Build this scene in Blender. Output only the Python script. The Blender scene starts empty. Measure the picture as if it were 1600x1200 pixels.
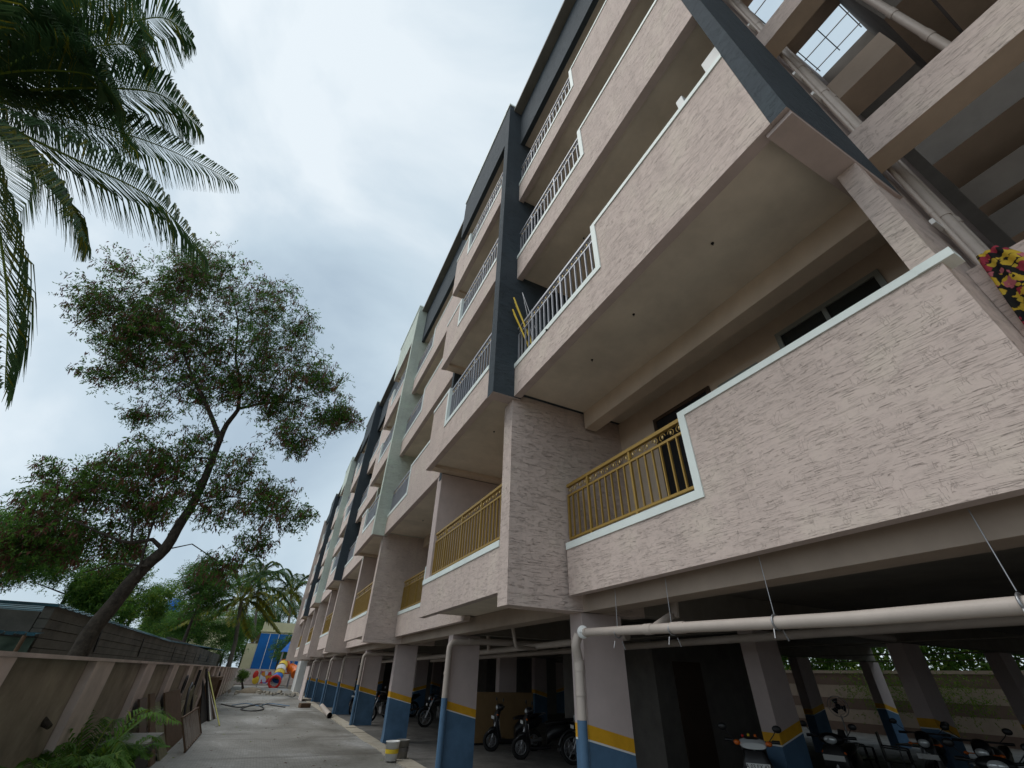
import bpy, math, random
import numpy as np
from mathutils import Vector, Matrix
random.seed(7); rng = np.random.default_rng(11)
S = bpy.context.scene
COL = S.collection
# ---------------------------------------------------------------- camera
CAMZ = 1.7
RGT = Vector((0.89317582, -0.44906375, 0.02405638))
DWN = Vector((0.27563615, 0.50439675, -0.81829618))
FWD = Vector((0.35533319, 0.73751317, 0.57429318))
cd = bpy.data.cameras.new('camera'); cam = bpy.data.objects.new('camera', cd); COL.objects.link(cam)
cd.sensor_width = 36.0; cd.lens = 36.0*651.24/1600.0; cd.clip_start = 0.05; cd.clip_end = 2000
m = Matrix.Identity(4)
for i in range(3):
    m[i][0] = RGT[i]; m[i][1] = -DWN[i]; m[i][2] = -FWD[i]
m[2][3] = CAMZ
cam.matrix_world = m
S.camera = cam
# ---------------------------------------------------------------- sky
W = bpy.data.worlds.new('World'); S.world = W; W.use_nodes = True
nt = W.node_tree; nt.nodes.clear()
SUN_EL, SUN_AZ = math.radians(56), math.radians(-70)
def N(nt, typ, **kw):
    n = nt.nodes.new(typ)
    for k, v in kw.items():
        if k.startswith('i_'): n.inputs[k[2:].replace('_', ' ')].default_value = v
        else: setattr(n, k, v)
    return n
out = N(nt, 'ShaderNodeOutputWorld'); bg = N(nt, 'ShaderNodeBackground')
sky = N(nt, 'ShaderNodeTexSky'); sky.sky_type = 'NISHITA'; sky.sun_disc = False
sky.sun_elevation = SUN_EL; sky.sun_rotation = SUN_AZ
tc = N(nt, 'ShaderNodeTexCoord')
mp = N(nt, 'ShaderNodeMapping'); mp.inputs['Scale'].default_value = (1.0, 1.0, 1.5); mp.inputs['Location'].default_value = (3.1, 0.4, 1.7)
n1 = N(nt, 'ShaderNodeTexNoise'); n1.inputs['Scale'].default_value = 1.5; n1.inputs['Detail'].default_value = 8; n1.inputs['Roughness'].default_value = .5; n1.inputs['Distortion'].default_value = .5
cr = N(nt, 'ShaderNodeValToRGB'); e = cr.color_ramp.elements
e[0].position = .34; e[0].color = (4.4, 5.5, 6.5, 1); e[1].position = .63; e[1].color = (8.3, 9.1, 9.6, 1)
el = e.new(.45); el.color = (5.5, 6.7, 7.6, 1); el = e.new(.54); el.color = (6.4, 7.5, 8.3, 1)
mx = N(nt, 'ShaderNodeMix'); mx.data_type = 'RGBA'; mx.inputs[0].default_value = .9
nt.links.new(tc.outputs['Generated'], mp.inputs['Vector']); nt.links.new(mp.outputs[0], n1.inputs['Vector'])
nt.links.new(n1.outputs['Fac'], cr.inputs[0]); nt.links.new(sky.outputs[0], mx.inputs[6]); nt.links.new(cr.outputs[0], mx.inputs[7])
nt.links.new(mx.outputs[2], bg.inputs[0]); bg.inputs[1].default_value = 0.1
nt.links.new(bg.outputs[0], out.inputs[0])
sd = bpy.data.lights.new('sun', 'SUN'); sd.energy = 1.5; sd.angle = math.radians(50); sd.color = (1, .96, .9)
so = bpy.data.objects.new('sun', sd); COL.objects.link(so)
sv = Vector((math.sin(SUN_AZ)*math.cos(SUN_EL), math.cos(SUN_AZ)*math.cos(SUN_EL), math.sin(SUN_EL)))
so.rotation_euler = sv.to_track_quat('Z', 'Y').to_euler(); so.location = sv*60
vs = S.view_settings; vs.view_transform = 'Standard'; vs.look = 'None'; vs.exposure = 0.08; vs.gamma = 1; vs.use_curve_mapping = False
S.render.engine = 'CYCLES'
S.cycles.max_bounces = 6; S.cycles.diffuse_bounces = 4; S.cycles.transparent_max_bounces = 8

# ---------------------------------------------------------------- helpers
def at(px, py, X=None, Y=None, Z=None, D=None):
    """world point seen at a photo pixel, on a plane X / Y / Z or at distance D"""
    a, b = (px-800)/651.24, (py-600)/651.24
    d = RGT*a + DWN*b + FWD
    if X is not None: t = X/d.x
    elif Y is not None: t = Y/d.y
    elif Z is not None: t = (Z-CAMZ)/d.z
    else: t = D/d.length
    return Vector((0, 0, CAMZ)) + d*t

def lin(c): return tuple(((v/255)/12.92 if v/255 <= .04045 else ((v/255+.055)/1.055)**2.4) for v in c)+(1,)
def base_mat(name, col, rough=.8, metal=0.0, spec=.3):
    mt = bpy.data.materials.new(name); mt.use_nodes = True
    b = mt.node_tree.nodes['Principled BSDF']
    b.inputs['Base Color'].default_value = tuple(col[:3])+(1,)
    b.inputs['Roughness'].default_value = rough; b.inputs['Metallic'].default_value = metal
    b.inputs['Specular IOR Level'].default_value = spec
    return mt, mt.node_tree, b
def mathn(t, op, a, b=None, c=None):
    n = t.nodes.new('ShaderNodeMath'); n.operation = op
    for i, v in enumerate((a, b, c)):
        if v is None: continue
        if isinstance(v, (int, float)): n.inputs[i].default_value = v
        else: t.links.new(v, n.inputs[i])
    return n.outputs[0]
def noise(t, scale, vec=(1, 1, 1), detail=3, rough=.55, dist=0, loc=(0, 0, 0), coord='Object'):
    tc = t.nodes.new('ShaderNodeTexCoord'); mp = t.nodes.new('ShaderNodeMapping')
    mp.inputs['Scale'].default_value = vec; mp.inputs['Location'].default_value = loc
    n = t.nodes.new('ShaderNodeTexNoise'); n.inputs['Scale'].default_value = scale; n.inputs['Detail'].default_value = detail
    n.inputs['Roughness'].default_value = rough; n.inputs['Distortion'].default_value = dist
    t.links.new(tc.outputs[coord], mp.inputs[0]); t.links.new(mp.outputs[0], n.inputs['Vector'])
    return n.outputs['Fac']
def ramp(t, fac, stops):
    r = t.nodes.new('ShaderNodeValToRGB'); el = r.color_ramp.elements
    el[0].position, el[0].color = stops[0][0], tuple(stops[0][1])[:3]+(1,)
    el[1].position, el[1].color = stops[-1][0], tuple(stops[-1][1])[:3]+(1,)
    for p, c in stops[1:-1]:
        q = el.new(p); q.color = tuple(c)[:3]+(1,)
    t.links.new(fac, r.inputs[0]); return r.outputs[0]
def mixc(t, fac, a, b, mode='MIX'):
    n = t.nodes.new('ShaderNodeMix'); n.data_type = 'RGBA'; n.blend_type = mode
    for i, v in ((0, fac), (6, a), (7, b)):
        if isinstance(v, (int, float)): n.inputs[i].default_value = v
        elif isinstance(v, tuple): n.inputs[i].default_value = tuple(v[:3])+(1,)
        else: t.links.new(v, n.inputs[i])
    return n.outputs[2]
def bump(t, b, h, strength=.3, dist=.01):
    n = t.nodes.new('ShaderNodeBump'); n.inputs['Strength'].default_value = strength; n.inputs['Distance'].default_value = dist
    t.links.new(h, n.inputs['Height']); t.links.new(n.outputs[0], b.inputs['Normal'])
def sc(c, k): return tuple(min(1, v*k) for v in c[:3])
def painted(name, col, rough=.75, var=.10, sc_=3.0, bs=.08):
    """smooth painted plaster / metal with soft grime"""
    mt, t, b = base_mat(name, col, rough)
    f = noise(t, sc_, detail=5, rough=.65)
    c = ramp(t, f, [(.3, sc(col, 1-var)), (.7, sc(col, 1+var))])
    g = noise(t, 1.1, (1, 1, .25), detail=4, loc=(9, 2, 4))
    c2 = mixc(t, ramp(t, g, [(.52, (0, 0, 0)), (.75, (.35, .35, .35))]), c, sc(col, .72))
    sc2 = noise(t, 26, (1, 1, .7), detail=6, rough=.8, loc=(1, 6, 3))
    c2 = mixc(t, ramp(t, sc2, [(.64, (0, 0, 0)), (.74, (.28, .28, .28))]), c2, sc(col, .6))
    t.links.new(c2, b.inputs['Base Color'])
    bump(t, b, noise(t, 60, detail=3), bs, .004)
    return mt
def rustic(name, col, groove_shade=.5, strength=.9):
    """rustic texture paint: broken horizontal grooves pressed into the plaster"""
    mt, t, b = base_mat(name, col, .85)
    # warp
    tcn = t.nodes.new('ShaderNodeTexCoord'); nz = t.nodes.new('ShaderNodeTexNoise'); nz.inputs['Scale'].default_value = 4.5; nz.inputs['Detail'].default_value = 3
    t.links.new(tcn.outputs['Object'], nz.inputs['Vector'])
    vm = t.nodes.new('ShaderNodeVectorMath'); vm.operation = 'MULTIPLY_ADD'
    vm.inputs[1].default_value = (.03, .03, .010); t.links.new(nz.outputs['Color'], vm.inputs[0]); t.links.new(tcn.outputs['Object'], vm.inputs[2])
    def streak(scale, vec, width, loc):
        mp = t.nodes.new('ShaderNodeMapping'); mp.inputs['Scale'].default_value = vec; mp.inputs['Location'].default_value = loc
        t.links.new(vm.outputs[0], mp.inputs[0])
        n = t.nodes.new('ShaderNodeTexNoise'); n.inputs['Scale'].default_value = scale; n.inputs['Detail'].default_value = 2.5; n.inputs['Roughness'].default_value = .6
        t.links.new(mp.outputs[0], n.inputs['Vector'])
        d = mathn(t, 'ABSOLUTE', mathn(t, 'SUBTRACT', n.outputs['Fac'], .5))
        mr = t.nodes.new('ShaderNodeMapRange'); mr.inputs[1].default_value = 0; mr.inputs[2].default_value = width
        mr.inputs[3].default_value = 1; mr.inputs[4].default_value = 0; t.links.new(d, mr.inputs[0]); return mr.outputs[0]
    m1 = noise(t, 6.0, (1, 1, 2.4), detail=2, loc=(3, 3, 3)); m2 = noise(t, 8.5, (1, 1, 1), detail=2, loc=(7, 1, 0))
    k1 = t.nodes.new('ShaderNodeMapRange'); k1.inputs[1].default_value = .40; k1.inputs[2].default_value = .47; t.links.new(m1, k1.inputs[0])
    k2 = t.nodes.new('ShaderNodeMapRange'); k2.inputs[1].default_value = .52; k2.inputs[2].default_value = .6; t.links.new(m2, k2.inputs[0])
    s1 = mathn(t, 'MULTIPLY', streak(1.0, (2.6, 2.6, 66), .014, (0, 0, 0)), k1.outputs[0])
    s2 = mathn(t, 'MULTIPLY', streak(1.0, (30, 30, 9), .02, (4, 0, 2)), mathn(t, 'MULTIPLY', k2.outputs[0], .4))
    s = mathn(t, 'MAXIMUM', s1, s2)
    fine = noise(t, 9, (1, 1, 3.5), detail=8, rough=.8)
    f = noise(t, 1.6, detail=5, rough=.6)
    c = ramp(t, f, [(.3, sc(col, .92)), (.5, col), (.72, sc((col[0]*1.0, col[1]*1.04, col[2]*1.0), 1.06))])
    c = mixc(t, ramp(t, fine, [(.36, (.42, .42, .42)), (.5, (0, 0, 0))]), c, sc(col, .55))
    c = mixc(t, ramp(t, noise(t, .9, (1, 1, .35), detail=6, rough=.7, loc=(8, 8, 8)), [(.5, (0, 0, 0)), (.78, (.3, .3, .3))]), c, sc(col, .74))
    c = mixc(t, ramp(t, noise(t, 1.0, (6, 6, .5), detail=5, rough=.65, loc=(2, 9, 1)), [(.54, (0, 0, 0)), (.72, (.26, .26, .26))]), c, sc(col, .62))
    c = mixc(t, mathn(t, 'MULTIPLY', s, groove_shade), c, sc(col, .36))  # shade inside the grooves, painted into the colour to back up the bump
    t.links.new(c, b.inputs['Base Color'])
    h = mathn(t, 'SUBTRACT', mathn(t, 'MULTIPLY', fine, .35), mathn(t, 'MULTIPLY', s, 1.0))
    bump(t, b, h, strength, .008)
    return mt

PINK = (.645, .525, .468)
M = {}
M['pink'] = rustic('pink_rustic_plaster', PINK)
M['pink_smooth'] = painted('pink_smooth_plaster', (.55, .455, .425))
M['inner'] = painted('balcony_wall_paint', (.66, .54, .43), var=.13, sc_=1.3)
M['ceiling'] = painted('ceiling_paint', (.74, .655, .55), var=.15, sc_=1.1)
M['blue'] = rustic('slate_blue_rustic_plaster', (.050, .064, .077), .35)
M['blue_smooth'] = painted('slate_blue_paint', (.045, .058, .070))
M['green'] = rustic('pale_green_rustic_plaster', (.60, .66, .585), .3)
M['trim'] = painted('mint_white_trim_paint', (.80, .86, .82), .5, .05)
M['colblue'] = painted('column_blue_paint', (.085, .165, .27), .55, .22, 2.2, .15)
M['colyel'] = painted('column_yellow_paint', (.72, .37, .02), .55, .16)
M['white'] = painted('white_paint', (.78, .78, .76), .5, .05)
M['colpink'] = painted('column_pink_paint', (.56, .465, .445), .7, .06)
M['gold'] = base_mat('gold_painted_metal', (.36, .225, .05), .5, .3, .5)[0]
M['goldcap'] = base_mat('gold_cap_metal', (.5, .36, .15), .4, .6, .5)[0]
M['grey_rail'] = base_mat('silver_grey_metal', (.36, .37, .41), .45, .3, .5)[0]
M['dark_rail'] = base_mat('dark_grey_metal', (.12, .12, .13), .45, .3, .5)[0]
M['pvc'] = painted('cream_pvc_pipe', (.50, .43, .38), .45, .08)
M['dark'] = base_mat('dark_void', (.012, .012, .013), .6)[0]
M['soffit'] = painted('soffit_shade_in_paint', (.40, .32, .26), .85, .12, 1.3)  # browner and darker: the shade of an underside is put into this colour
M['duct'] = painted('duct_plaster_shade_darkened', (.14, .125, .11), .9, .2, 1.5)  # colour darkened to stand in for the deep shade inside the duct
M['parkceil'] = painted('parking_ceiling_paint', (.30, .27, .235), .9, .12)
M['concrete'] = painted('raw_concrete', (.24, .23, .21), .9, .2, 1.5, .2)
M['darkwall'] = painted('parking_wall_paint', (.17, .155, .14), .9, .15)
M['wood'] = painted('plywood_brown', (.30, .19, .09), .7, .15, 2)
M['doorwood'] = painted('dark_door_wood', (.07, .045, .03), .5, .15, 2)
M['frame'] = painted('grey_window_frame', (.30, .32, .30), .5, .05)
gm, gt, gb = base_mat('dark_window_glass', (.03, .035, .035), .08, 0, .6); M['glass'] = gm
M['black'] = base_mat('black_plastic', (.012, .012, .014), .35, 0, .5)[0]
M['rubber'] = painted('tyre_rubber', (.022, .022, .022), .9, .2, 9)
M['chrome'] = base_mat('chrome_metal', (.7, .7, .72), .15, 1, .5)[0]
M['steel'] = base_mat('dull_steel', (.35, .35, .36), .4, .8, .5)[0]
M['lamp_glass'] = base_mat('clear_lamp_glass', (.72, .76, .78), .08, .3, .8)[0]
M['orange'] = base_mat('orange_lens', (.75, .16, .02), .25, 0, .5)[0]
M['yellow'] = base_mat('yellow_plastic', (.75, .52, .03), .4, 0, .5)[0]
M['red'] = base_mat('red_plastic', (.65, .03, .02), .4, 0, .5)[0]
M['cobalt'] = base_mat('cobalt_blue_plastic', (.015, .16, .60), .45, 0, .4)[0]
M['rust'] = painted('rusty_brown_metal', (.12, .075, .045), .8, .25, 6)
M['olive'] = painted('weathered_olive_metal', (.16, .15, .09), .8, .2, 6)

class MB:
    def __init__(s): s.v = []; s.f = []; s.m = []; s.sm = []
    def add(s, vs, fs, mi=0, smooth=False):
        o = len(s.v); s.v += [tuple(v) for v in vs]
        for f in fs: s.f.append(tuple(o+i for i in f)); s.m.append(mi); s.sm.append(smooth)
        return s
    def box(s, x0, x1, y0, y1, z0, z1, mi=0, bottom=None):
        vs = [(x0, y0, z0), (x1, y0, z0), (x1, y1, z0), (x0, y1, z0), (x0, y0, z1), (x1, y0, z1), (x1, y1, z1), (x0, y1, z1)]
        fs = [(0, 3, 2, 1), (4, 5, 6, 7), (0, 1, 5, 4), (1, 2, 6, 5), (2, 3, 7, 6), (3, 0, 4, 7)]
        s.add(vs, fs, mi)
        if bottom is not None: s.m[-6] = bottom
        return s
    def obox(s, c, sx, sy, sz, R=None, mi=0):
        c = Vector(c); R = R or Matrix.Identity(3); vs = []
        for k in (-1, 1):
            for (i, j) in ((-1, -1), (1, -1), (1, 1), (-1, 1)):
                vs.append(c + R @ Vector((i*sx/2, j*sy/2, k*sz/2)))
        return s.add(vs, [(0, 3, 2, 1), (4, 5, 6, 7), (0, 1, 5, 4), (1, 2, 6, 5), (2, 3, 7, 6), (3, 0, 4, 7)], mi)
    def beam(s, a, b, w, h, mi=0, up=(0, 0, 1)):
        a, b = Vector(a), Vector(b); d = b-a; L = d.length; d.normalize(); u = Vector(up)
        if abs(d.dot(u)) > .98: u = Vector((0, 1, 0))
        x = d.cross(u).normalized(); z = x.cross(d)
        R = Matrix((x, d, z)).transposed()
        return s.obox((a+b)/2, w, L, h, R, mi)
    def tube(s, pts, r, n=10, mi=0, cap=True, smooth=True):
        pts = [Vector(p) for p in pts]; k = len(pts)
        rs = r if isinstance(r, (list, tuple)) else [r]*k
        vs = []; prev = None
        for i, p in enumerate(pts):
            d = (pts[min(i+1, k-1)]-pts[max(i-1, 0)]).normalized()
            if prev is None:
                u = Vector((0, 0, 1)) if abs(d.z) < .9 else Vector((1, 0, 0))
                x = d.cross(u).normalized()
            else:
                x = (prev - d*prev.dot(d)).normalized()
            prev = x; y = d.cross(x)
            for j in range(n):
                a = 2*math.pi*j/n; vs.append(p + x*(math.cos(a)*rs[i]) + y*(math.sin(a)*rs[i]))
        fs = [(i*n+j, i*n+(j+1) % n, (i+1)*n+(j+1) % n, (i+1)*n+j) for i in range(k-1) for j in range(n)]
        s.add(vs, fs, mi, smooth)
        if cap:
            s.add([vs[j] for j in range(n)], [tuple(range(n))[::-1]], mi); s.add([vs[(k-1)*n+j] for j in range(n)], [tuple(range(n))], mi)
        return s
    def prism(s, poly, axis, a, b, mi=0, side=None):
        """poly: list of 2D points; axis 'x': (y,z) extruded in x from a to b, 'y': (x,z), 'z': (x,y)"""
        def P(u, v, w): return {'x': (w, u, v), 'y': (u, w, v), 'z': (u, v, w)}[axis]
        n = len(poly); vs = [P(u, v, a) for u, v in poly]+[P(u, v, b) for u, v in poly]
        s.add(vs, [tuple(range(n))[::-1], tuple(range(n, 2*n))], mi)
        s.add(vs, [(i, (i+1) % n, n+(i+1) % n, n+i) for i in range(n)], mi if side is None else side)
        return s
    def ell(s, c, rx, ry, rz, nu=14, nv=8, mi=0, R=None):
        c = Vector(c); vs = []; R = R or Matrix.Identity(3)
        for i in range(nv+1):
            ph = math.pi*i/nv
            for j in range(nu):
                th = 2*math.pi*j/nu
                vs.append(c+R@Vector((rx*math.sin(ph)*math.cos(th), ry*math.sin(ph)*math.sin(th), rz*math.cos(ph))))
        fs = [(i*nu+j, (i+1)*nu+j, (i+1)*nu+(j+1) % nu, i*nu+(j+1) % nu) for i in range(nv) for j in range(nu)]
        return s.add(vs, fs, mi, True)
    def torus(s, c, ax, R, r, n=28, k=8, mi=0, flat=1.0):
        c = Vector(c); ax = Vector(ax).normalized(); u = ax.orthogonal().normalized(); w = ax.cross(u); vs = []
        for i in range(n):
            a = 2*math.pi*i/n; d = u*math.cos(a)+w*math.sin(a)
            for j in range(k):
                b = 2*math.pi*j/k; vs.append(c+d*(R+r*math.cos(b))+ax*(r*flat*math.sin(b)))
        fs = [(i*k+j, ((i+1) % n)*k+j, ((i+1) % n)*k+(j+1) % k, i*k+(j+1) % k) for i in range(n) for j in range(k)]
        return s.add(vs, fs, mi, True)
    def lathe(s, c, prof, n=20, mi=0, ax=None):
        """prof list of (r, h) along axis ax"""
        c = Vector(c); ax = Vector(ax or (0, 0, 1)).normalized(); u = ax.orthogonal().normalized(); w = ax.cross(u); vs = []
        for (r, h) in prof:
            for j in range(n):
                a = 2*math.pi*j/n; vs.append(c+ax*h+(u*math.cos(a)+w*math.sin(a))*r)
        k = len(prof)
        return s.add(vs, [(i*n+j, i*n+(j+1) % n, (i+1)*n+(j+1) % n, (i+1)*n+j) for i in range(k-1) for j in range(n)], mi, True)
    def loft(s, secs, mi=0, cap=True, smooth=True):
        """secs: list of rings (equal-length lists of points)"""
        n = len(secs[0]); vs = [p for r in secs for p in r]
        s.add(vs, [(i*n+j, i*n+(j+1) % n, (i+1)*n+(j+1) % n, (i+1)*n+j) for i in range(len(secs)-1) for j in range(n)], mi, smooth)
        if cap: s.add(secs[0], [tuple(range(n))[::-1]], mi); s.add(secs[-1], [tuple(range(n))], mi)
        return s
    def mesh(s, name, mats):
        me = bpy.data.meshes.new(name); me.from_pydata(s.v, [], s.f)
        for mt in (mats if isinstance(mats, (list, tuple)) else [mats]): me.materials.append(M[mt] if isinstance(mt, str) else mt)
        me.polygons.foreach_set('material_index', s.m); me.polygons.foreach_set('use_smooth', s.sm); me.update(); return me
    def build(s, name, mats, parent=None, local=False, bevel=0):
        return link(name, s.mesh(name, mats), parent, local, bevel)
def link(name, me, parent=None, local=False, bevel=0):
    o = bpy.data.objects.new(name, me); COL.objects.link(o)
    if parent is not None:
        o.parent = parent
        if not local:
            if parent.name in WL: o.matrix_parent_inverse = Matrix.Translation(-WL[parent.name])
    if bevel:
        b = o.modifiers.new('bevel', 'BEVEL'); b.width = bevel; b.segments = 2; b.limit_method = 'ANGLE'
    return o
WL = {}
def thing(name, label, cat, loc=(0, 0, 0), group=None, rz=0):
    o = bpy.data.objects.new(name, None); COL.objects.link(o); o.location = loc; o.rotation_euler = (0, 0, rz); o.empty_display_size = .2
    WL[o.name] = Vector(loc)
    o['label'] = label; o['category'] = cat
    if group: o['group'] = group
    return o
def tag(o, label, cat, group=None):
    o['label'] = label; o['category'] = cat
    if group: o['group'] = group
    return o
def struct(o): o['kind'] = 'structure'; return o
def dup(root, loc, rz, label, group=None):
    r = root.copy(); COL.objects.link(r); r.location = loc; r.rotation_euler = (0, 0, rz); r['label'] = label
    if group: r['group'] = group
    for ch in root.children:
        c = ch.copy(); COL.objects.link(c); c.parent = r
        for g in ch.children:
            d = g.copy(); COL.objects.link(d); d.parent = c
    return r
# ---------------------------------------------------------------- ground
def ground_mat():
    mt, t, b = base_mat('driveway_concrete_pavers', (.2, .19, .17), .75)
    f = noise(t, .35, (1.0, .55, 1), detail=6, rough=.62, dist=.6)
    c = ramp(t, f, [(.33, (.13, .12, .10)), (.43, (.22, .21, .185)), (.54, (.31, .30, .275)), (.64, (.47, .465, .45))])
    # water stains running across the drive from the building side
    w = noise(t, 1.0, (.16, 1.5, 1), detail=3, dist=.5, loc=(2, 5, 0))
    c = mixc(t, ramp(t, w, [(.56, (0, 0, 0)), (.70, (.5, .5, .5))]), c, (.10, .085, .065))
    c = mixc(t, ramp(t, noise(t, 9, detail=8, rough=.8, loc=(4, 1, 0)), [(.45, (.35, .35, .35)), (.62, (0, 0, 0))]), c, (.07, .065, .055))
    br = t.nodes.new('ShaderNodeTexBrick'); tcn = t.nodes.new('ShaderNodeTexCoord'); br.inputs['Scale'].default_value = 4.2
    br.inputs['Color1'].default_value = (1, 1, 1, 1); br.inputs['Color2'].default_value = (.86, .86, .86, 1); br.inputs['Mortar'].default_value = (.45, .45, .45, 1); br.inputs['Mortar Size'].default_value = .025
    t.links.new(tcn.outputs['Object'], br.inputs['Vector'])
    g = noise(t, .5, detail=3, loc=(5, 5, 5))
    c = mixc(t, .75, c, mixc(t, ramp(t, g, [(.38, (.25, .25, .25)), (.6, (1, 1, 1))]), (1, 1, 1), br.outputs['Color']), 'MULTIPLY')
    t.links.new(c, b.inputs['Base Color'])
    r = t.nodes.new('ShaderNodeMapRange'); r.inputs[3].default_value = .38; r.inputs[4].default_value = .85; t.links.new(f, r.inputs[0]); t.links.new(r.outputs[0], b.inputs['Roughness'])
    bump(t, b, mathn(t, 'ADD', mathn(t, 'MULTIPLY', br.outputs['Fac'], -.6), noise(t, 30, detail=4)), .4, .01)
    return mt
M['drive'] = ground_mat()
def soil_mat(name, a, b_, s=2.0):
    mt, t, b = base_mat(name, a, .95); f = noise(t, s, detail=7, rough=.7)
    t.links.new(ramp(t, f, [(.3, a), (.7, b_)]), b.inputs['Base Color']); bump(t, b, noise(t, s*8, detail=5), .6, .03); return mt
M['soil'] = soil_mat('bare_soil', (.10, .08, .055), (.20, .165, .12), 1.2)
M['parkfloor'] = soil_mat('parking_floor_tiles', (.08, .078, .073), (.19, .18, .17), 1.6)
M['kerb'] = soil_mat('mortar_strip', (.33, .29, .23), (.46, .42, .35), 3)
g = MB(); g.add([(-400, -400, -.03), (400, -400, -.03), (400, 600, -.03), (-400, 600, -.03)], [(0, 1, 2, 3)]); struct(g.build('ground', 'soil'))
g = MB()
xs = np.linspace(-2.0, 3.5, 12); ys = np.linspace(-6, 72, 60)
vs = [(x, y, .006+.012*math.sin(x*1.7+y*.35)*math.sin(y*.21)-.01*(abs(x-1.4) < .5)) for y in ys for x in xs]
g.add(vs, [(j*12+i, j*12+i+1, (j+1)*12+i+1, (j+1)*12+i) for j in range(59) for i in range(11)], 0, True); struct(g.build('driveway', 'drive'))
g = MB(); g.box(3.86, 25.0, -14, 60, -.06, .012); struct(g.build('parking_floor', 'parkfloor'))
g = MB(); rs = random.Random(3)
yy = -6.0
while yy < 58:
    L = rs.uniform(.7, 1.3); w = rs.uniform(0, .05); g.box(3.46-w, 3.855, yy, yy+L-.012, -.04, .02+rs.uniform(0, .014)); yy += L
struct(g.build('kerb_strip', 'kerb'))

# ---------------------------------------------------------------- apartment building
BLD = thing('apartment_building', 'long pink and slate blue apartment block on columns with stacked balconies', 'apartment building', (3.84, 5.4, 0))
Bb = [2.64, 5.66, 8.67, 11.62, 14.57]
Lo = [3.34, 6.36, 9.42, 12.42]
Hi = [4.28, 7.29, 10.33, 13.32]
YF = [5.40+10.1*k for k in range(5)]; YEND = 56.2
BACK = 4.95; DEEP = 20.8
def part(mb, name, mats, bevel=0, parent=None): return mb.build(name, mats, parent or BLD, bevel=bevel)
TW = .095   # trim height
def parapet(face, y0, y1, lev, lo_seg, hi_seg, mat='pink', thick=.13, capend=True):
    """lo_seg / hi_seg : (y0,y1) ranges with low or high top; one stepped slab + trim"""
    b = Bb[lev]; segs = sorted([(lo_seg, Lo[lev])]+([(hi_seg, Hi[lev])] if hi_seg else []))
    poly = [(y0, b), (y1, b)]
    mb = MB()
    if hi_seg is None:
        mb.box(face, face+thick, y0, y1, b, Lo[lev]-TW, 0, 1); ob = part(mb, 'parapet', [mat, 'pink_smooth'])
        t = MB(); t.box(face-.016, face+thick+.01, y0, y1, Lo[lev]-TW, Lo[lev]); t.build('trim', 'trim', ob, bevel=.006); return ob
    lo0, lo1 = lo_seg; h0, h1 = hi_seg
    if h0 < lo0:   # high part nearer
        ys = h1; poly = [(y0, b), (y1, b), (y1, Lo[lev]-TW), (ys-TW, Lo[lev]-TW), (ys-TW, Hi[lev]-TW*.75), (y0, Hi[lev]-TW*.75)]
        tb = [(ys-TW+.0, y1, Lo[lev]-TW, Lo[lev]), (ys-TW, ys, Lo[lev], Hi[lev]), (y0, ys-TW, Hi[lev]-TW*.75, Hi[lev])]
    else:
        ys = h0; poly = [(y0, b), (y1, b), (y1, Hi[lev]-TW*.75), (ys+TW, Hi[lev]-TW*.75), (ys+TW, Lo[lev]-TW), (y0, Lo[lev]-TW)]
        tb = [(y0, ys+TW, Lo[lev]-TW, Lo[lev]), (ys, ys+TW, Lo[lev], Hi[lev]), (ys+TW, y1, Hi[lev]-TW*.75, Hi[lev])]
    mb.prism(poly, 'x', face, face+thick); mb.m[-len(poly)] = 1; ob = part(mb, 'parapet', [mat, 'pink_smooth'])
    t = MB()
    for a in tb: t.box(face-.016, face+thick+.01, *a)
    t.build('trim', 'trim', ob)
    return ob
BAL = {}
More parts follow.
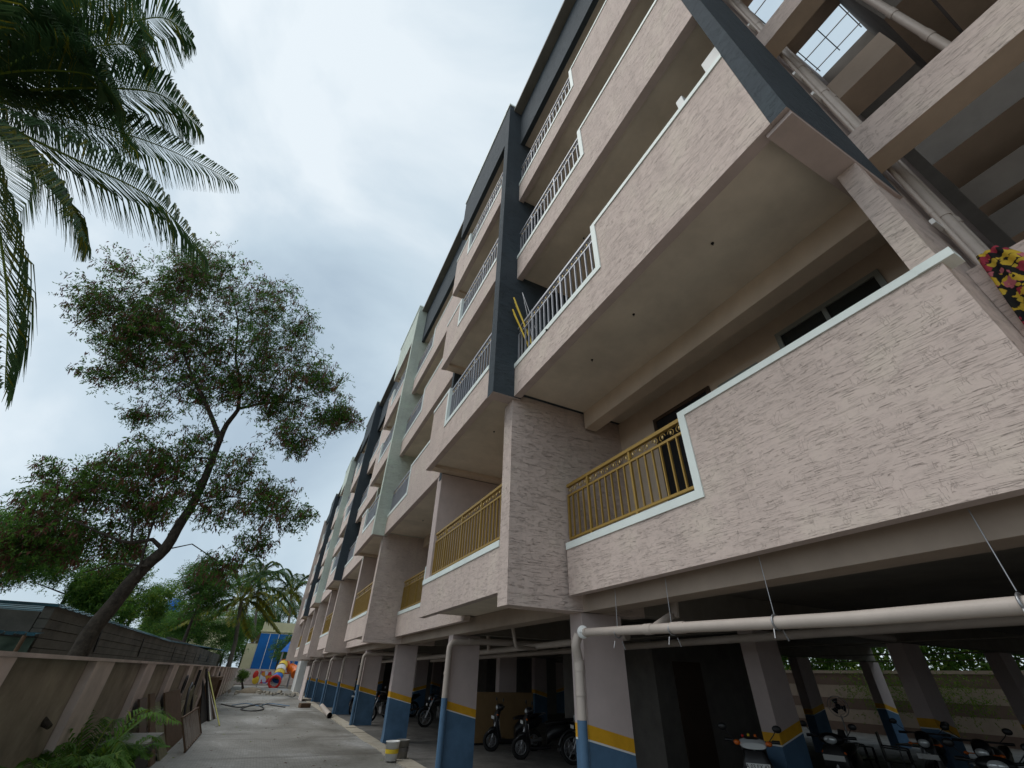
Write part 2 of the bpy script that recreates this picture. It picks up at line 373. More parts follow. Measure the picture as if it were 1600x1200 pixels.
def railing(x, y0, y1, lev, kind, detail=True):
    z0 = Lo[lev]; z1 = Hi[lev]-.03; mat = 'gold' if kind == 'gold' else ('grey_rail' if kind == 'grey' else 'dark_rail')
    n = max(6, round((y1-y0)/(.135))); dy = (y1-y0)/n
    mb = MB(); zt = z1-.17; zb = z0+.085
    mb.box(x-.025, x+.025, y0, y1, z1-.045, z1); mb.box(x-.015, x+.015, y0, y1, zt-.03, zt); mb.box(x-.015, x+.015, y0, y1, zb-.03, zb)
    ps = 7 if detail else 7
    for i in range(0, n+1, ps):
        yy = min(max(y0+i*dy, y0+.018), y1-.018)
        mb.box(x-.018, x+.018, yy-.018, yy+.018, z0, zb-.03); mb.box(x-.0195, x+.0195, yy-.0195, yy+.0195, zt, z1-.045)
    ro = part(mb, 'railing', [mat, 'goldcap'])
    fr = MB()     # scrolls and leaf knobs between the two top rails
    for i in range(n):
        if not detail and i % 2: continue
        yc = y0+(i+.5)*dy; zc = (zt+z1-.045)/2; s_ = 1 if i % 2 else -1
        if detail:
            fr.tube([(x, yc+.05*math.cos(a)*s_, zc+.045*math.sin(a)) for a in [k*.7 for k in range(7)]], .006, 5, 0, False)
        fr.ell((x, yc, zc), .011, .018, .030, 6, 4, 1)
    fr.build('scroll_band', [mat, 'goldcap'], ro)
    key = (kind, lev)
    if detail:
        if key not in BAL:
            b = MB(); w = .013; b.box(-w, w, -w*.7, w*.7, 0, zt-.03-zb, 0); BAL[key] = b.mesh('baluster', [mat])
        for i in range(1, n):
            if i % ps == 0: continue
            o = bpy.data.objects.new('baluster', BAL[key]); COL.objects.link(o); o.parent = ro; o.location = (x, y0+i*dy, zb)
        for i in range(0, n+1):
            if i % ps and i not in (0, n): continue
            yy = min(max(y0+i*dy, y0+.016), y1-.016); b = MB(); b.box(x-.016, x+.016, yy-.016, yy+.016, zb, zt-.03); b.build('post', [mat], ro)
    else:
        b = MB()
        for i in range(0, n+1):
            yy = min(max(y0+i*dy, y0+.016), y1-.016); w = .016 if (i % ps == 0 or i in (0, n)) else .012
            b.box(x-w, x+w, yy-w, yy+w, zb, zt-.03)
        b.build('bars', [mat], ro)['kind'] = 'stuff'
    return ro
def opening(y0, y1, z0, z1, door, x=BACK):
    """door or window set on the balcony back wall"""
    fm = 'doorwood' if door else 'frame'
    f = MB(); w = .06
    f.box(x-.035, x-.002, y0, y0+w, z0, z1); f.box(x-.035, x-.002, y1-w, y1, z0, z1); f.box(x-.035, x-.002, y0+w, y1-w, z1-w, z1)
    if not door: f.box(x-.035, x-.002, y0+w, y1-w, z0, z0+w); f.box(x-.033, x-.002, (y0+y1)/2-.025, (y0+y1)/2+.025, z0+w, z1-w)
    o = part(f, 'door' if door else 'window', fm)
    p = MB()
    if door: p.box(x-.014, x-.003, y0+w, y1-w, z0, z1-w); p.build('leaf', 'dark', o)
    else:
        m_ = (y0+y1)/2
        p.box(x-.014, x-.003, y0+w, m_-.025, z0+w, z1-w); p.box(x-.014, x-.003, m_+.025, y1-w, z0+w, z1-w); p.build('pane', 'glass', o)
def slab(x0, x1, y0, y1, lev, beamx=4.1):
    """balcony floor slab of a level = ceiling of the balcony below, with a downstand beam"""
    z = Bb[lev]+.10
    mb = MB(); mb.box(x0, BACK, y0, y1, z, z+.14); part(mb, 'slab', 'ceiling')
def levelset(face_up, face_l1, y0, y1, lo, hi, fincol, near, end_near=None):
    for lev in range(4):
        face = face_l1 if lev == 0 else face_up
        parapet(face, y0, y1, lev, lo, hi)
        kind = 'gold' if lev == 0 else ('grey' if near else 'grey')
        railing(face+.065, lo[0]+.01 if lo[0] > y0 else lo[0]+.01, lo[1]-.01, lev, kind, detail=near)
        slab(face+.135, BACK, y0, y1, lev)
    slab(face_up+.135, BACK, y0, y1, 4)
    b = MB(); b.box(face_up, face_up+.13, y0, y1, Bb[4], 16.72, 0, 1); part(b, 'roof_band', [fincol, 'blue_smooth' if fincol == 'blue' else 'pink_smooth'])
    b = MB(); b.box(face_up-.03, face_up+.16, y0, y1, 16.72, 16.80); part(b, 'coping', 'trim')
    for lev in range(1, 5):
        mb = MB(); mb.box(4.1, 4.34, y0, y1, Bb[lev]-.24, Bb[lev]+.097); part(mb, 'beam', 'inner')
# A bay nearest the camera
A0 = .52
levelset(2.65, 3.58, A0, YF[0], (2.92, YF[0]), (A0, 2.92), 'blue', True)
for k in range(5):
    y = YF[k]; nxt = YF[k+1] if k < 4 else YEND; fc = 'blue' if k % 2 == 0 else 'green'; near = k == 0
    # fin
    f = MB(); f.prism([(2.25, Bb[1]-.02), (2.785, Bb[1]-.02), (2.785, Bb[1]+.1), (BACK, Bb[1]+.1), (BACK, 16.75), (2.25, 16.75)], 'y', y, y+.24); f.box(2.252, 2.783, y+.002, y+.238, Bb[1]-.024, Bb[1]-.0205, 1); part(f, 'fin', [fc, 'pink_smooth'])
    f = MB(); f.box(2.22, 2.68, y-.03, y+.27, 16.751, 16.83); part(f, 'coping', 'trim')
    f = MB(); f.prism([(2.65, 2.462), (BACK, 2.462), (BACK, Bb[1]+.098), (2.787, Bb[1]+.098), (2.787, Bb[1]-.026), (2.65, Bb[1]-.026)], 'y', y+.06, y+.36); part(f, 'fin', ['pink', 'pink_smooth'])
    f = MB(); f.box(2.40, BACK, y+.0, y+.30, Bb[1]-.12, Bb[1]-.021) if False else None
    yB0, yB1 = y+.362, y+3.86
    # B bay level 1: full width railing between fin and post
    for lev in range(4):
        if lev == 0:
            parapet(2.65, yB0, y+4.2, 0, (yB0, y+4.2), None)
            railing(2.715, yB0+.01, y+3.82, 0, 'gold', near)
            slab(2.785, BACK, yB0, y+4.2, 0)
            w = MB(); w.box(2.662, BACK, y+3.84, y+4.16, Lo[0]+.001, Bb[1]-.003); part(w, 'wall', 'pink_smooth')
        else:
            parapet(2.25, y+.242, yB1, lev, (y+.242, y+2.62), (y+2.62, yB1))
            railing(2.315, y+.255, y+2.61, lev, 'grey', near and lev < 4)
            slab(2.385, BACK, y+.242, yB1, lev)
    # underside box of the upper B bay end + divider wall in fin colour
    slab(2.385, BACK, y+.242, yB1, 4)
    w = MB(); w.box(2.651, BACK, yB1+.002, yB1+.16, Bb[1]-.14, Bb[4]+.1); part(w, 'wall', 'blue_smooth' if fc == 'blue' else 'green')
    for lev in range(1, 5):
        mb = MB(); mb.box(2.385, BACK, yB1-.25, yB1-.001, Bb[lev]-.004+.02, Bb[lev]+.097); part(mb, 'beam', 'inner')
        mb = MB(); mb.box(4.1, 4.34, y+.242, yB1-.252, Bb[lev]-.24, Bb[lev]+.097); part(mb, 'beam', 'inner')
    b = MB(); b.box(2.25, 2.38, y+.242, yB1, Bb[4], 16.72, 0, 1); part(b, 'roof_band', [fc, 'blue_smooth' if fc == 'blue' else 'pink_smooth'])
    b = MB(); b.box(2.22, 2.41, y+.272, yB1, 16.72, 16.80); part(b, 'coping', 'trim')
    # A' bay
    a0, a1 = yB1+.165, nxt
    levelset(2.65, 3.58, a0, a1, (a1-2.6, a1), (a0, a1-2.6), 'blue', near)
    for lev in range(4):
        z0 = Bb[lev]+.25
        opening(a1-2.3, a1-1.4, z0, z0+2.45, True); opening(a0+.7, a0+2.2, z0+.9, z0+2.45, False)
        opening(y+1.3, y+2.2, z0, z0+2.45, True)
for lev in range(4):
    z0 = Bb[lev]+.25
    opening(3.35, 4.55, z0, z0+2.5, True); opening(.95, 2.2, z0+.9, z0+2.62, False); opening(2.55, 3.2, z0+.9, z0+2.4, False)
# end walls
f = MB(); f.box(2.25, BACK, YEND, YEND+.25, 2.46, 16.75); part(f, 'fin', 'pink')
# blue pier at the near corner, upper levels, hung on the pink pillar
f = MB(); f.box(2.652, 4.40, .37, .518, Bb[1]+.002, 16.75, 0, 1); part(f, 'pier', ['blue', 'pink_smooth'])
f = MB(); f.box(2.70, 4.3, .374, .60, Bb[1]-.05, Bb[1]-.001); part(f, 'corner_beam', 'pink_smooth')
f = MB(); f.box(3.582, 3.71, .38, .54, Bb[0], Bb[1]-.003); part(f, 'pillar', 'pink')
t_ = MB(); t_.box(3.56, 3.72, .30, .52, Hi[0]-TW*.75+.001, Hi[0]+.002); part(t_, 'trim_end', 'trim')
f = MB(); f.box(3.712, BACK, .40, .50, Bb[0]+.003, 17.0); part(f, 'wall', 'pink')
# main mass behind the balconies
f = MB(); f.box(BACK, DEEP, .505, YEND, 3.06, 16.75); part(f, 'wall', 'inner')
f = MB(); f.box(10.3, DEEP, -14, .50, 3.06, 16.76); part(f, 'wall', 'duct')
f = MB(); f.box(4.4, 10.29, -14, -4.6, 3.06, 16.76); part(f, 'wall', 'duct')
f = MB(); f.box(BACK, 10.298, .40, .503, 3.06, 17.0); part(f, 'wall', 'pink_smooth')
f = MB(); f.box(2.39, BACK, .6, YEND, 16.5, 16.62); part(f, 'roof', 'concrete')
# first floor slab over the parking
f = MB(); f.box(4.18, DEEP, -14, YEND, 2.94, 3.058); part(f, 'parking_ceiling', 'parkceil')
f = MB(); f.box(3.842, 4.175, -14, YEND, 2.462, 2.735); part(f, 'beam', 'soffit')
f = MB(); f.box(3.72, BACK-.002, -14, .39, 2.64, 2.9); part(f, 'slab', 'inner')
f = MB(); f.box(3.58, 3.71, -14, .379, 2.64, 4.1) if False else None
COLY = [5.50+5.22*k for k in range(-3, 10)]
for yy in COLY:
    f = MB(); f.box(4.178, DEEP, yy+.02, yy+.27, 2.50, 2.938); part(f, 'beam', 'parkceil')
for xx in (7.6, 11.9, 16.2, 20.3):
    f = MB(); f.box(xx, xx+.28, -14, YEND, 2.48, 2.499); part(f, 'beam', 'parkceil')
def column(x0, x1, y0, y1, top=2.46, zb=1.09, dz=0.0, mats=None):
    """flat painted bands: blue, thin white line, yellow, pink"""
    mb = MB(); zs = [(0, 0, 0), (zb-.02, zb-.02+dz, 0), (zb, zb+dz, 2), (zb+.14, zb+.14+dz, 1), (top, top, 3)]
    ring = lambda a, b: [(x0, y0, a), (x1, y0, b), (x1, y1, b), (x0, y1, a)]
    for i in range(4):
        za, zb_ = zs[i], zs[i+1]; mi = zb_[2]
        mb.add(ring(za[0], za[1])+ring(zb_[0], zb_[1]), [(j, (j+1) % 4, 4+(j+1) % 4, 4+j) for j in range(4)], mi)
    mb.add(ring(top, top), [(0, 1, 2, 3)], 3)
    return part(mb, 'column', mats or ['colblue', 'colyel', 'white', 'colpink'])
for k, yy in enumerate(COLY):
    column(3.84, 4.52, yy, yy+.30, zb=1.095, dz=-.15)
    s_ = MB(); s_.box(3.83, 4.53, yy-.01, yy+.31, 0.0, .09); part(s_, 'skirting', 'colblue')
    for j, xx in enumerate((7.53, 11.85, 16.1, 20.2)):
        if j == 0 and 5 < yy < 6: column(7.5, 8.08, 5.65, 5.95, 2.47, .935, .155); continue
        if j == 1 and 10 < yy < 12: continue
        column(xx, xx+.66, yy, yy+.30, 2.47, .94 if j % 2 == 0 else 1.09, .15 if j % 2 == 0 else -.15)
# lift core and walls in the parking
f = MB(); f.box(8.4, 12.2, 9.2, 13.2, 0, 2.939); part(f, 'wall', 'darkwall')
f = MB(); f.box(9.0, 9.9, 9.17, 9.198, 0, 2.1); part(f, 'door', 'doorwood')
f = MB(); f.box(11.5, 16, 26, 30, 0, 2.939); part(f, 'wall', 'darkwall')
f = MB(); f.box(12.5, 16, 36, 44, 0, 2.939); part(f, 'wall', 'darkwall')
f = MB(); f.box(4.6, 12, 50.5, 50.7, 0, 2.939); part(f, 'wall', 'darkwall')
f = MB(); f.box(3.5, 4.6, 52.2, 56.4, 0, 2.46); part(f, 'wall', 'white')
# duct in the near corner: beams, ledges, roof grille
def rb(x0, x1, y0, y1, z0, z1, nm='beam', mt='pink'):
    f = MB(); f.box(x0, x1, y0, y1, z0, z1, 0, 1); return part(f, nm, [mt, 'inner'])
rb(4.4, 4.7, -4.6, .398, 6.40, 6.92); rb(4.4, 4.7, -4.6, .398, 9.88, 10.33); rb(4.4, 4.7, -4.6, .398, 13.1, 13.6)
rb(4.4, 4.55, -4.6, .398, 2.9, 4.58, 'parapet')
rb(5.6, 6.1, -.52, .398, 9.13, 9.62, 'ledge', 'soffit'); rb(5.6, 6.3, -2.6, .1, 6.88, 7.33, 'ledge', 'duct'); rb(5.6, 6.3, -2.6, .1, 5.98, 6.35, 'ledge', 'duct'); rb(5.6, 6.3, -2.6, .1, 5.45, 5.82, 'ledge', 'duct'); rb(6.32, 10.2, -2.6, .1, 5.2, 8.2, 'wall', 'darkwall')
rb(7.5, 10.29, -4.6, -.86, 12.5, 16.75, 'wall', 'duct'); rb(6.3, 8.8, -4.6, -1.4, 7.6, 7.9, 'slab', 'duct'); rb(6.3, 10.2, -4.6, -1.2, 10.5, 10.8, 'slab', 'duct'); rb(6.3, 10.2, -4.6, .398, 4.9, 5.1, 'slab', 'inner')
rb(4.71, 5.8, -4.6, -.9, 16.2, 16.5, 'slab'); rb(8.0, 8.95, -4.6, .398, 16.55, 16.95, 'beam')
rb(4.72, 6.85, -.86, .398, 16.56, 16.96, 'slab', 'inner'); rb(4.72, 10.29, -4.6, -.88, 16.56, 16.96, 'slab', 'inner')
g = MB()
for xx in (6.9, 7.35, 9.07, 9.6, 10.13): g.box(xx-.012, xx+.012, -4.5, .39, 17.0, 17.024)
for yy in (-.84, -.24, .34): g.box(4.7, 10.28, yy-.012, yy+.012, 17.025, 17.05)
part(g, 'roof_grille', 'dark_rail')
# ceiling hooks
for (px, py, lev) in ((925, 562, 1), (1113, 380, 1), (990, 491, 1), (772, 674, 1), (661, 813, 1), (854, 515, 1), (912, 372, 2)):
    p = at(px, py, Z=Bb[lev]+.098); h = MB(); h.lathe(p, [(0, -.001), (.018, -.001), (.018, -.008), (.006, -.01), (.006, -.035), (0, -.035)], 10); part(h, 'ceiling_hook', 'dark')
# ---- pipes
def pipe(pts, r, name='drain_pipe', mat='pvc', collars=(), n=12, parent=None):
    mb = MB(); P = [Vector(p) for p in pts]; q = [P[0]]
    for i in range(1, len(P)-1):
        a, b, c = P[i-1], P[i], P[i+1]; L = min(r*2.2, (a-b).length*.45, (c-b).length*.45)
        s0 = b+(a-b).normalized()*L; s1 = b+(c-b).normalized()*L
        for t in (0, .25, .5, .75, 1): q.append(s0*(1-t)**2+b*2*t*(1-t)+s1*t*t)
    q.append(P[-1]); mb.tube(q, r, n)
    for (a, b) in collars: mb.tube([a, b], r*1.13, n)
    return part(mb, name, mat, parent=parent)
# big hanging pipe along the front, with its drop at the first column
pipe([(3.74, -3.5, 2.07), (3.72, 2.0, 2.10), (3.70, 5.36, 2.20)], .048, collars=[((3.70, 5.2, 2.195), (3.70, 5.30, 2.198)), ((3.71, 4.0, 2.16), (3.71, 4.12, 2.163)), ((3.72, 3.55, 2.147), (3.72, 3.72, 2.152))])
f = MB(); f.lathe((3.70, 5.3, 2.2), [(0, -.0), (.07, 0), (.075, .02), (.075, .07), (0, .07)], 16, 0, (-.55, -.83, 0)); f.obox((3.66, 5.235, 2.2), 0.10, .012, .014, Matrix.Rotation(-.58, 3, 'Z')); part(f, 'pipe_cap', 'white')
pipe([(3.70, 5.40, 2.18), (3.66, 5.44, 2.06), (3.745, 5.50, 1.90), (3.745, 5.5, 1.28)], .06, collars=[((3.745, 5.5, 1.9), (3.745, 5.5, 1.78)), ((3.745, 5.5, 1.56), (3.745, 5.5, 1.52))])
pipe([(3.745, 5.5, 1.279), (3.745, 5.5, 0)], .06, mat='colblue')
pipe([(4.5, 4.5, 2.38), (4.15, 4.15, 2.32), (3.74, 4.0, 2.17)], .045)
pipe([(4.42, 4.3, 2.62), (4.38, 4.3, 2.34)], .05)
for yw in (4.6, 2.55, 3.72, 1.05):     # hanger rods with clamps
    h = MB(); h.tube([(3.74, yw, 2.64), (3.716, yw, 2.165)], .004, 5); h.torus((3.716, yw, 2.10+.020*(yw > 2)+.02*(yw > 3)+.02*(yw > 4)), (0, 1, 0), .054, .008, 16, 5); h.tube([(3.66, yw, 2.07), (3.63, yw-.01, 2.0)], .006, 5); h.tube([(3.77, yw, 2.07), (3.79, yw-.01, 1.99)], .006, 5)
    part(h, 'pipe_hanger', 'steel')
# drop at the second column and later ones
for k, yy in enumerate(COLY[4:]):
    if k in (1,): continue
    pipe([(6.6, yy-.12, 2.37), (4.4, yy-.12, 2.35), (3.745, yy-.09, 2.31), (3.745, yy-.07, 1.29)], .066, collars=[((3.745, yy-.07, 1.75), (3.745, yy-.07, 1.70)), ((4.3, yy-.12, 2.35), (4.18, yy-.12, 2.345))])
    pipe([(3.745, yy-.07, 1.289), (3.745, yy-.07, 0)], .066, mat='colblue')
# collectors hung under the parking ceiling
pipe([(5.2, 6.2, 2.28), (5.3, 14, 2.20), (5.4, 30, 2.12), (5.4, 50, 2.05)], .06); pipe([(6.4, -4, 2.30), (6.35, 5.2, 2.25), (6.3, 20, 2.15)], .055)
pipe([(4.5, 9.0, 2.62), (4.6, 9.0, 2.2), (5.25, 9.3, 2.2)], .035); pipe([(5.2, 11.8, 2.6), (5.25, 11.8, 2.24)], .05); pipe([(5.9, 7.4, 2.5), (5.3, 7.6, 2.25)], .045)
pipe([(6.0, 8.2, 2.55), (6.0, 8.2, 2.3), (7.4, 8.2, 2.3)], .045); pipe([(6.6, 4.4, 2.42), (9.5, 4.5, 2.38)], .05)
# duct pipes
for (x, y, r) in ((4.95, .30, .055), (5.15, .29, .055), (4.78, .33, .022)):
    pipe([(x, y, 3.0), (x, y, 16.4)], r, collars=[((x, y, z), (x, y, z+.08)) for z in (5.6, 7.5, 8.6, 9.5, 11.6, 12.8)])
for z in (5.35, 8.3, 9.0, 11.2): 
    h = MB(); h.box(4.6, 5.25, .335, .37, z, z+.06); part(h, 'pipe_bracket', 'white')
pipe([(6.5, -.85, 9.0), (6.5, -.85, 16.0)], .06, collars=[((6.5, -.85, 9.8), (6.5, -.85, 10)), ((6.5, -.85, 10.9), (6.5, -.85, 11.1))])
pipe([(6.4, -1.0, 9.0), (6.4, -1.6, 9.1), (6.4, -1.7, 9.6)], .05); pipe([(6.2, -1.3, 7.35), (6.2, -1.5, 7.5), (6.2, -1.5, 8.6)], .05)
pipe([(6.3, -1.1, 6.37), (6.25, -1.3, 6.55), (6.3, -1.3, 7.2)], .05); 
# floor traps cluster
# ---------------------------------------------------------------- compound wall on the left
M['wallpink'] = painted('compound_wall_pink', (.62, .52, .48), .85, .24, 1.6)
M['wallbeige'] = painted('compound_wall_beige', (.31, .27, .215), .9, .36, 1.6)
M['wallplinth'] = painted('compound_wall_plinth', (.38, .345, .265), .9, .36, 1.6)
CW = thing('compound_wall', 'long pink and beige boundary wall with pilasters along the left of the driveway', 'wall', (-2.2, 10, 0))
w = MB(); w.box(-2.35, -2.10, -6, 66, -.1, 1.735); w.build('wall', 'wallbeige', CW)
w = MB(); w.box(-2.098, -2.03, -6, 66, -.1, .72); w.build('plinth', 'wallplinth', CW)
w = MB(); w.box(-2.37, -1.985, -6, 66, 1.737, 1.775); w.build('coping', 'wallpink', CW)
pm = MB(); pm.box(-2.097, -2.0, 0, .97, -.1, 1.736); pme = pm.mesh('pilaster', 'wallpink')
yy = -5.5
while yy < 65:
    o = link('pilaster', pme, CW); o.location = (0, yy, 0); yy += 3.55
# ---------------------------------------------------------------- shed behind the wall
def block_mat():
    mt, t, b = base_mat('grey_block_masonry', (.12, .115, .10), .95)
    f = noise(t, .7, (1, 1, 1.6), detail=7, rough=.7); c = ramp(t, f, [(.3, (.055, .056, .05)), (.55, (.115, .11, .095)), (.75, (.17, .16, .145))])
    t.links.new(c, b.inputs['Base Color']); bump(t, b, noise(t, 22, detail=5), .5, .01); return mt
M['block'] = block_mat()
SH = thing('block_shed', 'long grey block shed with blue sheet roof edge behind the boundary wall', 'shed', (-6, 30, 0))
def topz(y): return 2.90 if y < 34 else 2.90+(y-34)*.018
zz = 0
while zz < 2.7:
    w = MB(); w.box(-5.22, -5.0-.012*((int(zz*10)) % 2), 15.8, 80, zz, zz+.188); w.build('block_course', 'block', SH); zz += .2
w = MB(); w.box(-5.22, -5.004, 15.8, 34, 2.79, 2.885); w.build('block_course', 'block', SH); w = MB(); w.box(-5.22, -5.004, 34.01, 80, 2.79, 3.1); w.build('block_course', 'block', SH)
w = MB(); w.box(-14, -5.24, 15.8, 80, 0, 2.75); w.build('wall', 'block', SH)
for y in (20.5, 27.3, 37, 43, 49):      # dark raking cracks and vent holes
    c = MB(); c.beam((-4.985, y+.25, 2.05), (-4.985, y-.12, 2.72), .02, .12); c.build('vent_slot', 'dark', SH)
for y in (52, 60):
    c = MB(); c.box(-4.99, -4.97, y, y+1.3, 2.2, 2.7); c.build('vent_hole', 'dark', SH)
def sheet_mat():
    mt, t, b = base_mat('blue_roof_sheet', (.02, .11, .17), .5, .2)
    t.links.new(ramp(t, noise(t, 1.5, detail=5), [(.35, (.008, .035, .045)), (.7, (.02, .10, .14))]), b.inputs['Base Color']); return mt
M['sheet'] = sheet_mat()
r_ = MB(); nn = 340
for i in range(nn):
    y0 = 15.75+i*.19; z = topz(y0)+.02*math.sin(i*2.1)
    p = [(-4.93, y0, z-.01), (-4.93, y0+.10, z+.025), (-4.93, y0+.19, z-.01)]
    q = [(-14, a[1], a[2]) for a in p]
    r_.add(p+q, [(0, 1, 4, 3), (1, 2, 5, 4)]); r_.add([(a[0], a[1], a[2]-.03) for a in p]+p, [(0, 1, 4, 3), (1, 2, 5, 4)])
r_.build('roof', 'sheet', SH)
LT = thing('lean_to_shed', 'low lean-to with ragged blue roof edge and green netting left of the leaning tree', 'shed', (-6, 15, 0))
r_ = MB()
for i in range(60):
    x0 = -4.9-i*.19; zq = 2.24+.02*(i % 2)
    r_.add([(x0, 15.2, zq), (x0-.19, 15.2, 2.24+.02*((i+1) % 2)), (x0-.19, 15.7, 2.3), (x0, 15.7, 2.3)], [(0, 1, 2, 3)])
    r_.add([(x0, 15.2, zq-.03), (x0-.15, 15.2, zq-.03), (x0-.15, 15.2, zq+.03), (x0, 15.2, zq+.03)], [(0, 1, 2, 3)])
r_.build('roof', 'sheet', LT)
r_ = MB(); r_.box(-14, -4.93, 15.68, 15.75, 2.86, 2.925); r_.build('gable_edge', 'sheet', SH)
nm_, nt_, nb_ = base_mat('green_shade_net', (.03, .055, .035), .9)
nt_.links.new(ramp(nt_, noise(nt_, 1.8, (1, 1, .6), detail=6, dist=1), [(.35, (.02, .035, .025)), (.7, (.085, .12, .09))]), nb_.inputs['Base Color']); M['net'] = nm_
r_ = MB(); n_ = 30
vs = [(-4.9-i*.3, 15.3+.07*math.sin(i*1.7), z) for z in (0, 1.2, 2.18) for i in range(n_)]
r_.add(vs, [(j*n_+i, j*n_+i+1, (j+1)*n_+i+1, (j+1)*n_+i) for j in range(2) for i in range(n_-1)], 0, True); r_.build('netting', 'net', LT)
r_ = MB()
for x in (-5.0, -8, -11): r_.tube([(x, 15.0, 0), (x, 15.0, 2.2)], .04, 6)
r_.build('posts', 'rust', LT)

# ---------------------------------------------------------------- striped wall on the far side
FW = thing('striped_wall', 'pink and brown striped boundary wall seen through the parking columns', 'wall', (25, 10, 0))
M['stripe_l'] = painted('wall_stripe_light', (.42, .35, .30), .85, .12, 1.5); M['stripe_d'] = painted('wall_stripe_brown', (.20, .145, .125), .85, .12, 1.5)
for i, (z0, z1, mt) in enumerate([(0, .35, 'stripe_d'), (.352, .85, 'stripe_l'), (.852, 1.25, 'stripe_d'), (1.252, 1.75, 'stripe_l'), (1.752, 2.2, 'stripe_d')][::1]):
    w = MB(); w.box(25.0-.004*i, 25.25, -25, 75, z0, z1); w.build('stripe', mt, FW)
w = MB(); w.box(24.95, 25.3, -25, 75, 2.202, 2.32); w.build('coping', 'stripe_l', FW)

# ---------------------------------------------------------------- foliage
def leafmat(name, a, b_, tr=.35):
    mt = bpy.data.materials.new(name); mt.use_nodes = True; t = mt.node_tree; b = t.nodes['Principled BSDF']
    f = noise(t, 3.0, detail=3); c = ramp(t, f, [(.3, a), (.7, b_)])
    t.links.new(c, b.inputs['Base Color']); b.inputs['Roughness'].default_value = .55; b.inputs['Specular IOR Level'].default_value = .25
    tl = t.nodes.new('ShaderNodeBsdfTranslucent'); t.links.new(c, tl.inputs[0]); ms = t.nodes.new('ShaderNodeMixShader'); ms.inputs[0].default_value = tr
    t.links.new(b.outputs[0], ms.inputs[1]); t.links.new(tl.outputs[0], ms.inputs[2]); t.links.new(ms.outputs[0], t.nodes['Material Output'].inputs[0]); return mt
M['leaf_a'] = leafmat('leaf_mid_green', (.07, .17, .025), (.14, .27, .045), .5)
M['leaf_b'] = leafmat('leaf_dark_green', (.035, .095, .02), (.075, .16, .03), .45)
M['leaf_y'] = leafmat('leaf_yellow_green', (.12, .20, .022), (.24, .32, .04))
M['pod'] = leafmat('dry_brown_pod', (.10, .04, .03), (.19, .085, .055), .2)
M['palm_g'] = leafmat('palm_green', (.03, .08, .03), (.075, .14, .05), .3)
M['palm_y'] = leafmat('palm_yellow', (.11, .14, .012), (.26, .22, .02))
M['bark'] = soil_mat('tree_bark', (.018, .015, .012), (.085, .07, .055), 9)
M['palmbark'] = soil_mat('palm_bark', (.09, .08, .065), (.17, .155, .13), 5)
def fastmesh(name, V, F, MI, mats):
    """V (n,3), F (m,4) numpy quads"""
    me = bpy.data.meshes.new(name); nv, nf = len(V), len(F)
    me.vertices.add(nv); me.vertices.foreach_set('co', np.asarray(V, np.float32).ravel())
    me.loops.add(nf*4); me.loops.foreach_set('vertex_index', np.asarray(F, np.int32).ravel())
    me.polygons.add(nf); me.polygons.foreach_set('loop_start', np.arange(0, nf*4, 4, dtype=np.int32)); me.polygons.foreach_set('loop_total', np.full(nf, 4, np.int32))
    for mt in mats: me.materials.append(M[mt])
    me.polygons.foreach_set('material_index', np.asarray(MI, np.int32)); me.update(calc_edges=True); me.validate(); return me
def quads(C, U, Wd):
    """C base points, U length vectors, Wd half width vectors -> leaf-shaped quads (diamond)"""
    n = len(C); V = np.stack([C, C+U*.45+Wd, C+U, C+U*.45-Wd], 1).reshape(-1, 3); F = np.arange(n*4).reshape(n, 4); return V, F
def norm(a): return a/np.maximum(np.linalg.norm(a, axis=-1, keepdims=True), 1e-6)
def sprigs(P, size, per, r, dn=(0, 0, -.4)):
    """feathery compound leaves: each point gets `per` small leaflets along a drooping rachis"""
    n = len(P); d = norm(r.normal(size=(n, 3))*np.array([1, 1, .5])+np.array(dn)); t = r.uniform(.0, 1, (n, per, 1))
    base = P[:, None]+d[:, None]*t*size
    side = norm(np.cross(d, norm(r.normal(size=(n, 3)))))
    sg = r.choice([-1, 1], (n, per, 1)); u = norm(side[:, None]*sg+d[:, None]*.5+r.normal(size=(n, per, 3))*.25)*size*r.uniform(.25, .42, (n, per, 1))
    wv = norm(np.cross(u, r.normal(size=(n, per, 3))))*size*.05
    return quads(base.reshape(-1, 3), u.reshape(-1, 3), wv.reshape(-1, 3))
def blob(c, rad, n, r, clump=6, cr=.33):
    """points gathered in sub-clumps inside an ellipsoid"""
    c = np.array(c); rad = np.array(rad); k = max(3, clump)
    cc = norm(r.normal(size=(k, 3)))*r.uniform(.25, .92, (k, 1)); idx = r.integers(0, k, n)
    q = cc[idx]+norm(r.normal(size=(n, 3)))*r.uniform(0, 1, (n, 1))**.6*cr*r.uniform(.6, 1.3, (k, 1))[idx]
    return c+q*rad, c+cc*rad
